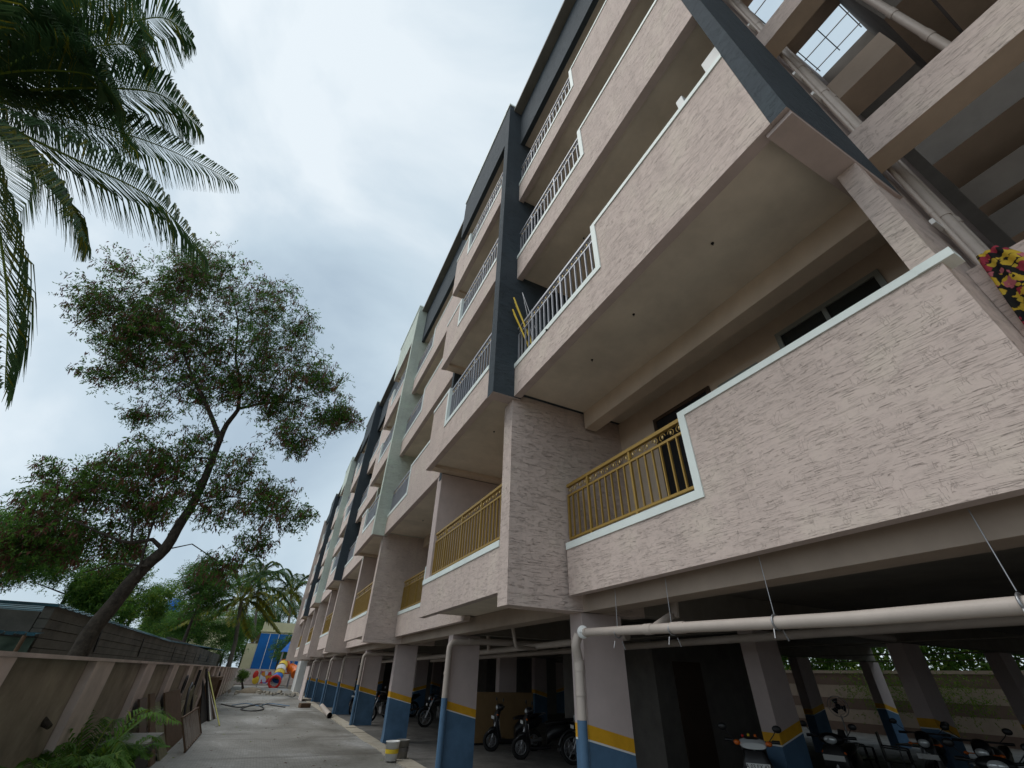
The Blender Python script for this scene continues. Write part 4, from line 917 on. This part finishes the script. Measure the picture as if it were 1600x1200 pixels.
def motorcycle(label, loc, rz, txt=None, grp='parked motorcycles'):
    root = thing('motorcycle', label, 'motorcycle', loc, grp, rz)
    wheel(root, -.66, .31, .31, .085, True, 6); wheel(root, .62, .31, .31, .10, False, 6)
    b = MB(); b.tube([(-.40, .09, .95), (-.66, .09, .31)], .022, 8); b.tube([(-.40, -.09, .95), (-.66, -.09, .31)], .022, 8); b.build('fork', 'steel', root, True)
    b = MB(); secs = []
    for a in (-.5, -.1, .3, .7, 1.1, 1.5): 
        c_ = Vector((-.66-.35*math.sin(a-.1), 0, .31+.35*math.cos(a-.1))); d_ = Vector((-math.sin(a-.1), 0, math.cos(a-.1)))
        secs.append([c_+Vector((0, -.06, 0)), c_+d_*.025, c_+Vector((0, .06, 0)), c_-d_*.01])
    b.loft(secs); b.build('mudguard', 'black', root, True)
    b = MB(); b.loft([ring(-.35, .82, .08, .08), ring(-.22, .86, .14, .12), ring(0, .84, .15, .12), ring(.15, .76, .09, .06)]); b.build('fuel_tank', 'black', root, True)
    b = MB(); b.loft([ring(.05, .78, .10, .04), ring(.25, .77, .13, .05), ring(.6, .84, .12, .05), ring(.85, .90, .07, .03)]); b.build('seat', 'black', root, True)
    b = MB(); b.loft([ring(.1, .62, .07, .08), ring(.4, .66, .11, .09), ring(.75, .78, .08, .06), ring(.92, .84, .04, .03)]); b.build('side_panel', 'black', root, True)
    b = MB(); b.loft([ring(-.22, .42, .10, .14), ring(0, .40, .13, .17), ring(.2, .38, .11, .13)]); b.tube([(-.1, 0, .4), (-.18, 0, .66)], .08, 10); b.build('engine', 'steel', root, True)
    b = MB(); b.tube([(-.36, 0, .9), (-.2, 0, .5), (.1, 0, .3), (.62, .09, .31)], .022, 6); b.tube([(.62, -.09, .31), (.1, 0, .35)], .02, 6); b.tube([(.5, .1, .72), (.62, .1, .31)], .025, 6); b.tube([(.5, -.1, .72), (.62, -.1, .31)], .025, 6); b.build('frame', 'black', root, True)
    b = MB(); b.tube([(-.15, -.12, .3), (.2, -.15, .24), (.85, -.17, .36)], [.02, .03, .045], 8); b.build('exhaust', 'chrome', root, True)
    b = MB(); b.tube([(-.30, -.36, 1.02), (-.38, -.15, 1.03), (-.38, .15, 1.03), (-.30, .36, 1.02)], .013, 8); b.tube([(-.27, -.37, 1.02), (-.32, -.25, 1.02)], .02, 8); b.tube([(-.27, .37, 1.02), (-.32, .25, 1.02)], .02, 8); b.build('handlebar', 'black', root, True)
    b = MB(); b.loft([ring(-.60, .90, .03, .03), ring(-.57, .92, .10, .10), ring(-.48, .95, .12, .12), ring(-.40, .98, .09, .08)]); b.build('headlamp_cowl', 'black', root, True)
    b = MB(); b.ell((-.575, 0, .90), .035, .085, .065, 14, 8); b.build('headlamp', 'lamp_glass', root, True)
    for s_ in (-1, 1):
        b = MB(); b.tube([(-.48, s_*.08, .88), (-.50, s_*.19, .88)], .008, 5); b.ell((-.51, s_*.21, .88), .022, .035, .022, 8, 6); b.build('indicator', 'orange', root, True)
    mirrors(root, -.34, 1.03, .32); plate(root, -.66, 0, .72, txt); return root
def face_cam(x, y, off=0): return math.atan2(y, x)+off   # front looks back towards the camera
D = math.degrees
scooter('black scooter with bright headlamp parked behind the second column, nearer of the pair', (7.05, 12.1, 0), math.radians(-16))
scooter('dark scooter with pale handlebar parked just left of the larger black scooter', (6.9, 13.6, 0), math.radians(-10))
motorcycle('black motorcycle parked right beside the first column, front wheel towards the drive', (7.95, 11.0, 0), math.radians(-18))
motorcycle('black motorcycle with small round headlamp seen between the second and third columns', (7.0, 20.0, 0), math.radians(-8))
motorcycle('black motorcycle parked behind the third column', (5.3, 22.6, 0), math.radians(20))
motorcycle('dark motorcycle parked beyond the third column, farther from the drive', (6.5, 24.5, 0), math.radians(10))
motorcycle('motorcycle barely seen through the gap before the fourth column', (4.9, 26.9, 0), math.radians(60))
# near bike with wide headlamp and number plate
nb = scooter('near black scooter with wide clear headlamp and orange indicators at the bottom of the view', (6.95, 5.75, .02), math.radians(42), txt='KA 03 EX 4217', grp=None)
for ch in list(nb.children):
    if ch.name.startswith('headlamp') or ch.name.startswith('indicator'): bpy.data.objects.remove(ch)
b = MB(); b.loft([[(-.50+.10*abs(math.sin(a))**2*0, 0, 0)]*12] if False else [ring(-.53, .955, .155, .035), ring(-.50, .965, .175, .055), ring(-.44, .98, .18, .06)]); b.build('headlamp', 'lamp_glass', nb, True)
for s_ in (-1, 1):
    b = MB(); b.ell((-.49, s_*.205, .985), .035, .045, .032, 10, 6); b.build('indicator', 'orange', nb, True)
b = MB(); b.ell((-.38, .03, 1.065), .02, .02, .02, 8, 6, 0); b.ell((-.38, -.06, 1.06), .018, .022, .02, 8, 6, 1); b.ell((-.39, .11, 1.055), .018, .018, .018, 8, 6, 2); b.build('badges', ['yellow', 'orange', 'red'], nb, True)
scooter('dark scooter parked right of the slanting banded column', (9.3, 5.9, 0), math.radians(20))
motorcycle('dark motorcycle with chrome headlamp near the plastic chairs', (11.6, 5.6, 0), math.radians(15))
motorcycle('dark motorcycle beside the chrome lamped one, nearer the right edge', (11.0, 4.5, 0), math.radians(10))
scooter('black scooter at the lower right edge in front of the striped wall', (8.6, 3.6, 0), math.radians(30))
# cargo of the parking
pt = MB(); pt.box(6.2, 8.3, 14.95, 15.0, .06, 1.28); pw = thing('partition_board', 'brown plywood partition standing between inner columns behind the scooters', 'board', (7.2, 15, 0)); pt.build('panel', 'wood', pw)
pt = MB(); pt.box(6.2, 8.3, 14.96, 15.02, 0, .058); pt.build('rail', 'dark', pw)
def chair(label, loc, rz):
    root = thing('plastic_chair', label, 'chair', loc, 'plastic chairs', rz)
    b = MB(); b.loft([ring(-.22, .43, .22, .015), ring(0, .42, .24, .015), ring(.22, .43, .22, .015)]); b.build('seat', 'black', root, True)
    b = MB(); b.prism([(-.22, .45), (.22, .45), (.24, .8), (.17, .9), (-.17, .9), (-.24, .8)], 'x', .22, .245); b.build('backrest', 'black', root, True)
    for sx in (-1, 1):
        for sy in (-1, 1): 
            b = MB(); b.beam((sx*.2, sy*.2, .42), (sx*.24, sy*.24, 0), .04, .04); b.build('leg', 'black', root, True)
    for sy in (-1, 1): 
        b = MB(); b.beam((.22, sy*.24, .66), (-.2, sy*.25, .64), .05, .025); b.beam((-.2, sy*.25, .64), (-.2, sy*.22, .43), .04, .025); b.build('armrest', 'black', root, True)
    return root
ch0 = chair('black plastic chair standing right of the pedestal fan', (12.3, 7.4, 0), 2.4)
dup(ch0, (12.6, 6.8, 0), 2.0, 'black plastic chair beside the steel table frame')
fx, fy = 13.3, 8.15
FN = thing('pedestal_fan', 'black pedestal fan with round cage in front of the striped wall', 'fan', (fx, fy, 0))
b = MB(); b.lathe((fx, fy, 0), [(0, 0), (.2, 0), (.2, .03), (.03, .05), (.02, .06)], 16); b.build('base', 'black', FN)
b = MB(); b.tube([(fx, fy, .04), (fx, fy, 1.1)], .016, 8); b.build('pole', 'steel', FN)
cd_ = Vector((-fx, -fy, 0)).normalized(); hc = Vector((fx, fy, 1.28))
b = MB(); b.torus(hc, cd_, .21, .008, 28, 5)
for q in (.16, .11, .06): b.torus(hc+cd_*.04, cd_, q, .004, 22, 4)
b.build('cage', 'grey_rail', FN)
b = MB(); b.lathe(hc, [(0, .02), (.05, .02), (.06, -.06), (.05, -.16), (0, -.16)], 12, 0, cd_); b.build('motor', 'black', FN)
u = cd_.orthogonal().normalized(); v = cd_.cross(u); b = MB()
for i in range(3):
    a = 2.09*i; d = u*math.cos(a)+v*math.sin(a); e = u*math.cos(a+.9)+v*math.sin(a+.9); b.add([hc+d*.03, hc+d*.18+cd_*.015, hc+e*.17-cd_*.015, hc+e*.04], [(0, 1, 2, 3)])
b.build('blades', 'black', FN)
TB = thing('steel_table', 'thin steel table frame near the chairs', 'table', (12.6, 6.3, 0))
b = MB(); b.box(12.1, 13.1, 5.9, 6.5, .74, .765); b.build('table_top', 'black', TB)
for (x, y) in ((12.12, 5.92), (13.08, 5.92), (12.12, 6.48), (13.08, 6.48)): b = MB(); b.tube([(x, y, 0), (x, y, .74)], .013, 6); b.build('leg', 'dark_rail', TB)
# leaning boards seen through the gap between columns
for i, (px, mt, lb) in enumerate(((846, 'stripe_l', 'pale plank leaning in the bright gap behind the scooters'), (838, 'cobalt', 'blue board leaning behind the pale plank'), (820, 'cobalt', 'narrow blue upright board seen beyond the inner columns'))):
    p = at(px, 1060, Y=30); o = MB(); o.beam((p.x-.3*(i < 2), 30+i*.3, 0), (p.x+.35*(i < 2), 30+i*.3, 2.1), .06, .3 if i < 2 else .12, 0, (1, 0, 0)); tag(o.build('leaning_board', mt), lb, 'board')
o = MB(); o.box(15.5, 15.8, 33, 37, 0, 1.55); tag(o.build('white_panel_stack', 'white'), 'stack of pale panels in the lit gap beyond the parking', 'panels')
# ---------------------------------------------------------------- things on balconies
for i, (y0, y1, z1, lb) in enumerate(((.54, .76, 7.92, 'widest white board peeking over the second floor parapet beside the blue pier'), (1.10, 1.2, 7.86, 'narrow white board standing alone behind the second floor parapet'), (1.58, 1.86, 7.55, 'low white board end showing above the second floor parapet'))):
    o = MB(); o.box(2.82, 2.9, y0, y1, 5.9, z1); tag(o.build('white_board', 'white', bevel=.008), lb, 'board', 'white boards behind the parapet')
o = thing('pipe_bundle', 'bundle of yellow pipes leaning out over the grey balcony railing beside the slate fin', 'pipes', (2.9, 5.1, 5.9))
for i in range(5):
    dx, dy = (i % 3)*.035, (i//3)*.035; b = MB(); b.tube([(3.0+dx, 4.95+dy*2, 5.92), (2.52+dx*.8, 5.26+dy, 7.9-.1*i)], .016, 8); b.build('pipe', 'yellow', o)
b = MB(); b.tube([(2.95, 5.0, 5.95), (2.63, 5.1, 7.95)], .008, 5); b.tube([(2.63, 5.1, 7.95), (2.8, 4.9, 6.9)], .006, 5); b.build('wire', 'steel', o)
# floral cloth on the duct parapet
cm_, ct, cb = base_mat('floral_print_cloth', (.02, .02, .02), .9)
tcn = ct.nodes.new('ShaderNodeTexCoord'); v1 = ct.nodes.new('ShaderNodeTexVoronoi'); v1.inputs['Scale'].default_value = 19; nz = ct.nodes.new('ShaderNodeTexNoise'); nz.inputs['Scale'].default_value = 14
vm = ct.nodes.new('ShaderNodeVectorMath'); vm.operation = 'MULTIPLY_ADD'; vm.inputs[1].default_value = (.09, .09, .09); ct.links.new(nz.outputs['Color'], vm.inputs[0]); ct.links.new(tcn.outputs['Object'], vm.inputs[2]); ct.links.new(tcn.outputs['Object'], nz.inputs[0]); ct.links.new(vm.outputs[0], v1.inputs[0])
sp = ct.nodes.new('ShaderNodeSeparateColor'); ct.links.new(v1.outputs['Color'], sp.inputs[0])
fl = ramp(ct, sp.outputs[0], [(0, (.50, .33, .03)), (.34, (.30, .03, .05)), (.52, (.42, .12, .14)), (.64, (.5, .36, .04)), (.80, (.012, .012, .01))]); ct.nodes['Color Ramp'].color_ramp.interpolation = 'CONSTANT'
msk = ramp(ct, v1.outputs['Distance'], [(.56, (0, 0, 0)), (.64, (1, 1, 1))]); ct.links.new(mixc(ct, msk, fl, (.008, .008, .008)), cb.inputs['Base Color']); M['floral'] = cm_
b = MB(); nu, nv = 14, 22; vs = []
for j in range(nv):
    t = j/(nv-1)
    for i in range(nu):
        s_ = i/(nu-1); z = 4.62-t*.74+.03*math.sin(s_*9)*t; y = .285-s_*(.13+.36*t)+.07*t
        vs.append((4.37-.035*math.sin(s_*17+t*3)*(.3+t)-.02, y, z))
b.add(vs, [(j*nu+i, j*nu+i+1, (j+1)*nu+i+1, (j+1)*nu+i) for j in range(nv-1) for i in range(nu-1)], 0, True)
vs = [(4.37+.2*k_/4, .285-.13*s_, 4.63+.012*math.sin(s_*9)) for k_ in range(5) for s_ in [i/5 for i in range(6)]]
b.add(vs, [(j*6+i, j*6+i+1, (j+1)*6+i+1, (j+1)*6+i) for j in range(4) for i in range(5)], 0, True)
o = b.build('floral_cloth', 'floral'); sm_ = o.modifiers.new('solid', 'SOLIDIFY'); sm_.thickness = .006; tag(o, 'yellow and red flowered black cloth hanging over the parapet at the right edge', 'cloth')

# ---------------------------------------------------------------- things on the drive
def bucket(label, loc, mt, band):
    root = thing('paint_bucket', label, 'bucket', loc, 'paint buckets beside the third column'); b = MB()
    b.lathe((0, 0, 0), [(0, .0), (.135, 0), (.155, .33), (.165, .33), (.165, .35), (.15, .35), (.145, .3), (0, .28)], 20); b.build('pail', mt, root, True)
    b = MB(); b.lathe((0, 0, 0), [(.152, .13), (.156, .21)], 20); b.build('paper_label', band, root, True)
    b = MB(); b.tube([(.165*math.cos(a), .165*math.sin(a), .33-.16*math.sin(a*1.0)) for a in [math.pi*i/10 for i in range(11)]], .004, 5); b.build('handle', 'steel', root, True)
p = at(605, 1190, Z=0); bucket('white paint bucket with yellow label, left of the two by the column', (p.x+.05, p.y-.1, .03), 'white', 'yellow')
p = at(626, 1187, Z=0); bucket('grey stained paint bucket, right of the two by the column', (p.x, p.y, .02), 'concrete', 'darkwall')
p = at(475, 1106, Z=0); o = MB(); o.obox((p.x, p.y, .11), .55, .35, .2, Matrix.Rotation(.3, 3, 'Z')); tag(o.build('concrete_block', 'rust', bevel=.01), 'brown block lying on the drive near the kerb', 'block')
a = at(503, 1103, Z=.1); b_ = at(515, 1118, Z=.1); o = MB(); n_ = 14
o.tube([tuple(a.lerp(b_, t)) for t in (0, .5, 1)], .11, 16, 0, False); o.tube([tuple(a.lerp(b_, t)) for t in (0, .5, 1)], .095, 16, 1, False); tag(o.build('pipe_offcut', ['pvc', 'dark']), 'short white pipe offcut lying on the kerb by the blue columns', 'pipe')
a = at(497, 1112, Z=.05); b_ = at(512, 1118, Z=.05); 
o = MB(); o.box(3.15, 3.2, 37.6, 40.2, 0, 1.95); tag(o.build('grey_sheet', 'wallpink', bevel=.01), 'tall pale sheet standing upright in front of the far blue columns', 'panel')
p = at(470, 1103, Z=0)
# hoses and rubble
def hose(pts, r, mt, lb, nm='hose'): 
    o = MB(); P = [Vector((x, y, .03)) for x, y in pts]; Q = []
    for i in range(len(P)-1):
        for t in np.linspace(0, 1, 6)[:-1]:
            p0, p1, p2, p3 = P[max(i-1, 0)], P[i], P[i+1], P[min(i+2, len(P)-1)]
            Q.append(.5*((2*p1)+(p2-p0)*t+(2*p0-5*p1+4*p2-p3)*t*t+(3*p1-p0-3*p2+p3)*t**3))
    Q.append(P[-1]); o.tube(Q, r, 6); tag(o.build(nm, mt), lb, 'hose')
G = lambda px, py: (lambda q: (q.x, q.y))(at(px, py, Z=0))
hose([G(345, 1101), G(372, 1106), G(400, 1103), G(412, 1108), (G(398, 1112)), G(376, 1109), G(405, 1101), G(445, 1106)], .03, 'black', 'dark hose coiled across the middle of the drive')
hose([G(362, 1103), G(385, 1100), G(405, 1104), G(420, 1100), G(452, 1104)], .02, 'colblue', 'blue hose lying over the dark hose on the drive')
hose([G(425, 1087), G(440, 1084), G(455, 1090), G(462, 1086)], .03, 'black', 'dark cable lying near the far corner of the building')
def rubble(px, py, lb, s, seed):
    r = random.Random(seed); c = at(px, py, Z=0); o = MB()
    for i in range(26): 
        q = r.uniform(.05, .2)*s; o.obox((c.x+r.gauss(0, .8)*s, c.y+r.gauss(0, 1.4)*s, q*.35), q, q*.8, q*.7, Matrix.Rotation(r.uniform(0, 3), 3, 'Z') @ Matrix.Rotation(r.uniform(-.4, .4), 3, 'X'))
    ob = o.build('rubble', 'kerb'); ob['kind'] = 'stuff'; tag(ob, lb, 'rubble')
rubble(395, 1083, 'grey rubble heap at the far left side of the drive', 1.5, 1); rubble(452, 1086, 'broken brick scraps near the far white wall', 1.1, 2)
mo, mt_, mb_ = base_mat('sand_heap', (.16, .14, .11), .95)
o = MB(); c = at(392, 1082, Z=0); o.ell((c.x, c.y, -.05), 1.0, 2.4, .42, 16, 8); ob = o.build('sand_heap', 'soil'); ob['kind'] = 'stuff'; tag(ob, 'low heap of dark sand at the far end of the boundary wall', 'sand')
# clutter against the compound wall
def lean(label, name, y0, y1, h, mt, x_base=-1.55, cat='board', th=.04, group=None):
    o = MB(); o.prism([(x_base, 0), (x_base+th, 0), (-1.97+th, h), (-1.97, h)], 'y', y0, y1); return tag(o.build(name, mt), label, cat, group)
lean('dark door leaf leaning on the boundary wall next to the black cabinet', 'door_leaf', 12.6, 13.3, 1.15, 'doorwood', -1.5)
lean('narrow grey door leaf leaning against the wall behind the brown sheets', 'door_leaf', 13.5, 14.1, 1.2, 'rust', -1.45)
lean('large brown sheet leaning on the wall behind the barred grille', 'brown_sheet', 15.6, 18.4, 1.15, 'rust', -1.45)
lean('olive sheet leaning against the boundary wall beside the large brown sheet', 'brown_sheet', 14.3, 15.3, 1.0, 'olive', -1.4)
gr = thing('barred_grille', 'rusty barred steel grille leaning low against the boundary wall', 'grille', (-1.4, 17, 0)); b = MB()
for z in (.03, .66): b.beam((-1.02-z*.5, 15.4, z), (-1.02-z*.5, 19.2, z), .04, .04)
for y in (15.4, 19.2): b.beam((-1.02, y, .03), (-1.36, y, .68), .04, .04)
b.build('frame', 'rust', gr)
for i in range(1, 10): b = MB(); y = 15.4+i*.38; b.beam((-1.02, y, .03), (-1.36, y, .68), .03, .03); b.build('bar', 'stripe_l', gr)
ar = thing('arched_frame', 'black arched metal frame leaning on the wall beside the grille', 'frame', (-1.8, 20.5, 0)); b = MB()
b.tube([(-1.55, 19.6, 0), (-1.75, 19.65, .7), (-1.85, 20.0, 1.1), (-1.88, 20.5, 1.25), (-1.85, 21.0, 1.1), (-1.75, 21.3, .7), (-1.55, 21.35, 0)], .035, 8); b.build('hoop', 'black', ar)
b = MB(); b.prism([(19.7, .1), (21.25, .1), (21.2, .7), (20.9, 1.08), (20.5, 1.2), (20.05, 1.05), (19.75, .7)], 'x', -1.80, -1.78); b.build('mesh_panel', 'olive', ar)
hs = MB(); hs.torus((-1.96, 19.3, 1.25), (1, 0, 0), .22, .025, 20, 6); tag(hs.build('hanging_cable', 'black'), 'coil of black cable hanging on the boundary wall above the arched frame', 'cable')
tb_ = MB(); tb_.tube([(-1.96, 22.6, 1.62), (-1.94, 22.5, .7)], .05, 8); tag(tb_.build('black_tube', 'black'), 'short thick black tube hanging down the boundary wall', 'tube')
hk = MB(); hk.tube([(-1.95, 34.3, 1.5), (-1.93, 34.6, 1.3), (-1.93, 34.2, 1.1)], .04, 6); tag(hk.build('bracket', 'black'), 'small black bracket fixed high on the far part of the boundary wall', 'bracket')
pb = thing('pole_stack', 'dark steel poles stacked upright against the boundary wall beside the yellow pole', 'poles', (-1.7, 25, 0))
for i in range(6): b = MB(); b.beam((-1.15+.03*i, 23.6+i*.28, 0), (-1.93, 24.6+i*.14, 1.65-.05*i), .06, .06); b.build('pole', ['black', 'white', 'steel', 'black', 'rust', 'white'][i], pb)
b = MB(); b.add([(-1.3, 22.3, 0), (-1.2, 24.4, 0), (-1.93, 24.5, 1.35)], [(0, 1, 2)]); b.add([(-1.33, 22.3, 0), (-1.23, 24.4, 0), (-1.96, 24.5, 1.35)], [(2, 1, 0)]); b.build('tarp', 'dark', pb)
a = at(343, 1134, Z=.02); o = MB(); o.tube([tuple(a), (-1.9, 25.6, 1.55)], .022, 8); tag(o.build('yellow_pole', leafmat('yellow_green_pole', (.30, .30, .08), (.38, .36, .10), 0)), 'thin yellow green pole propped from the drive to the boundary wall', 'pole')
cr_ = thing('brown_crate', 'brown wooden frame crate standing against the far boundary wall', 'crate', (-1.5, 29, 0)); b = MB()
for (y, z0, z1) in ((27.6, 0, 1.35), (30.4, 0, 1.35)): b.box(-1.98, -1.5, y-.07, y+.07, z0, z1)
b.box(-1.98, -1.5, 27.67, 30.33, 1.22, 1.34); b.box(-1.98, -1.5, 27.67, 30.33, 0, .12); b.build('frame', 'rust', cr_)
b = MB(); b.box(-1.97, -1.9, 27.67, 30.33, .121, 1.219); b.build('panel', 'wood', cr_)
cab = thing('black_cabinet', 'low dark cabinet with pale worktop beside the plants at lower left', 'cabinet', (-1.4, 11, 0))
b = MB(); b.box(-1.95, -1.35, 10.6, 12.2, 0, .62); b.build('body', 'dark', cab); b = MB(); b.box(-1.98, -1.28, 10.5, 12.3, .621, .66); b.build('worktop', 'concrete', cab)
o = MB(); p = at(128, 1196, Z=.3); o.obox(p, .32, .22, .05, Matrix.Rotation(.5, 3, 'Z')); o.box(p.x-.1, p.x+.1, p.y-.1, p.y+.1, 0, p.z-.026); tag(o.build('white_slab', 'white'), 'small white slab on a block at the bottom left beside the plants', 'slab')
r_ = random.Random(8); o = MB()
for i in range(420):
    x, y = (-1.95+abs(r_.gauss(0, .5)), r_.uniform(8, 45)) if i % 2 else (r_.uniform(-1.8, 3.3), r_.uniform(9, 50)); a = r_.uniform(0, 6.28); l = r_.uniform(.03, .07); z = .032
    o.add([(x, y, z), (x+l*math.cos(a)-.01, y+l*math.sin(a), z+.012), (x+2*l*math.cos(a), y+2*l*math.sin(a), z), (x+l*math.cos(a)+.02, y+l*math.sin(a)-.015, z+.004)], [(0, 1, 2, 3)], i % 3 == 0)
ob = o.build('leaf_litter', ['pod', 'leaf_y']); ob['kind'] = 'stuff'; tag(ob, 'dry fallen leaves scattered over the driveway', 'litter')
# areca plants at lower left
def areca(label, x, y, h, n, seed):
    r = np.random.default_rng(seed); root = thing('areca_plant', label, 'plant', (x, y, 0), 'plants along the boundary wall')
    for i in range(n):
        az = r.uniform(0, 6.28); l = h*r.uniform(.7, 1.1); d = np.array([math.cos(az), math.sin(az), 0]); P0 = np.array([x, y, .02])+d*.05
        P1 = P0+d*l*.12+np.array([0, 0, l*.5]); P2 = P1+d*l*.25+np.array([0, 0, l*.28]); P3 = P2+d*l*.3+np.array([0, 0, -l*.03*r.uniform(0, 5)])
        add_frond(root, [P0, P1, P2, P3], h*.26, 30, r, .05, .35, .016, .010, ('leaf_a', 'leaf_y'))
for i, (x, y, h, n, lb) in enumerate(((-1.75, 6.3, 1.0, 16, 'low areca plant at the extreme lower left corner'), (-1.65, 7.3, .95, 16, 'bushy areca plant second from the left edge'), (-1.7, 8.4, .95, 14, 'areca plant in the middle of the left plant group'), (-1.75, 9.3, 1.35, 14, 'tallest areca plant reaching up in front of the second pilaster'), (-1.55, 10.2, .9, 12, 'small areca plant beside the dark cabinet'), (-1.3, 6.9, .7, 12, 'short spreading plant nearest the camera at the lower left'))):
    areca(lb, x, y, h, n, 70+i)
p = at(42, 1140, Y=8.2); o = MB(); o.tube([(p.x-.1, 8.3, .3), (p.x, 8.2, p.z), (p.x+.12, 8.15, p.z+.08), (p.x+.22, 8.1, p.z+.03)], [.05, .06, .05, .03], 8); tag(o.build('plant_stump', 'bark'), 'dark bent stump standing among the lower left plants', 'stump')
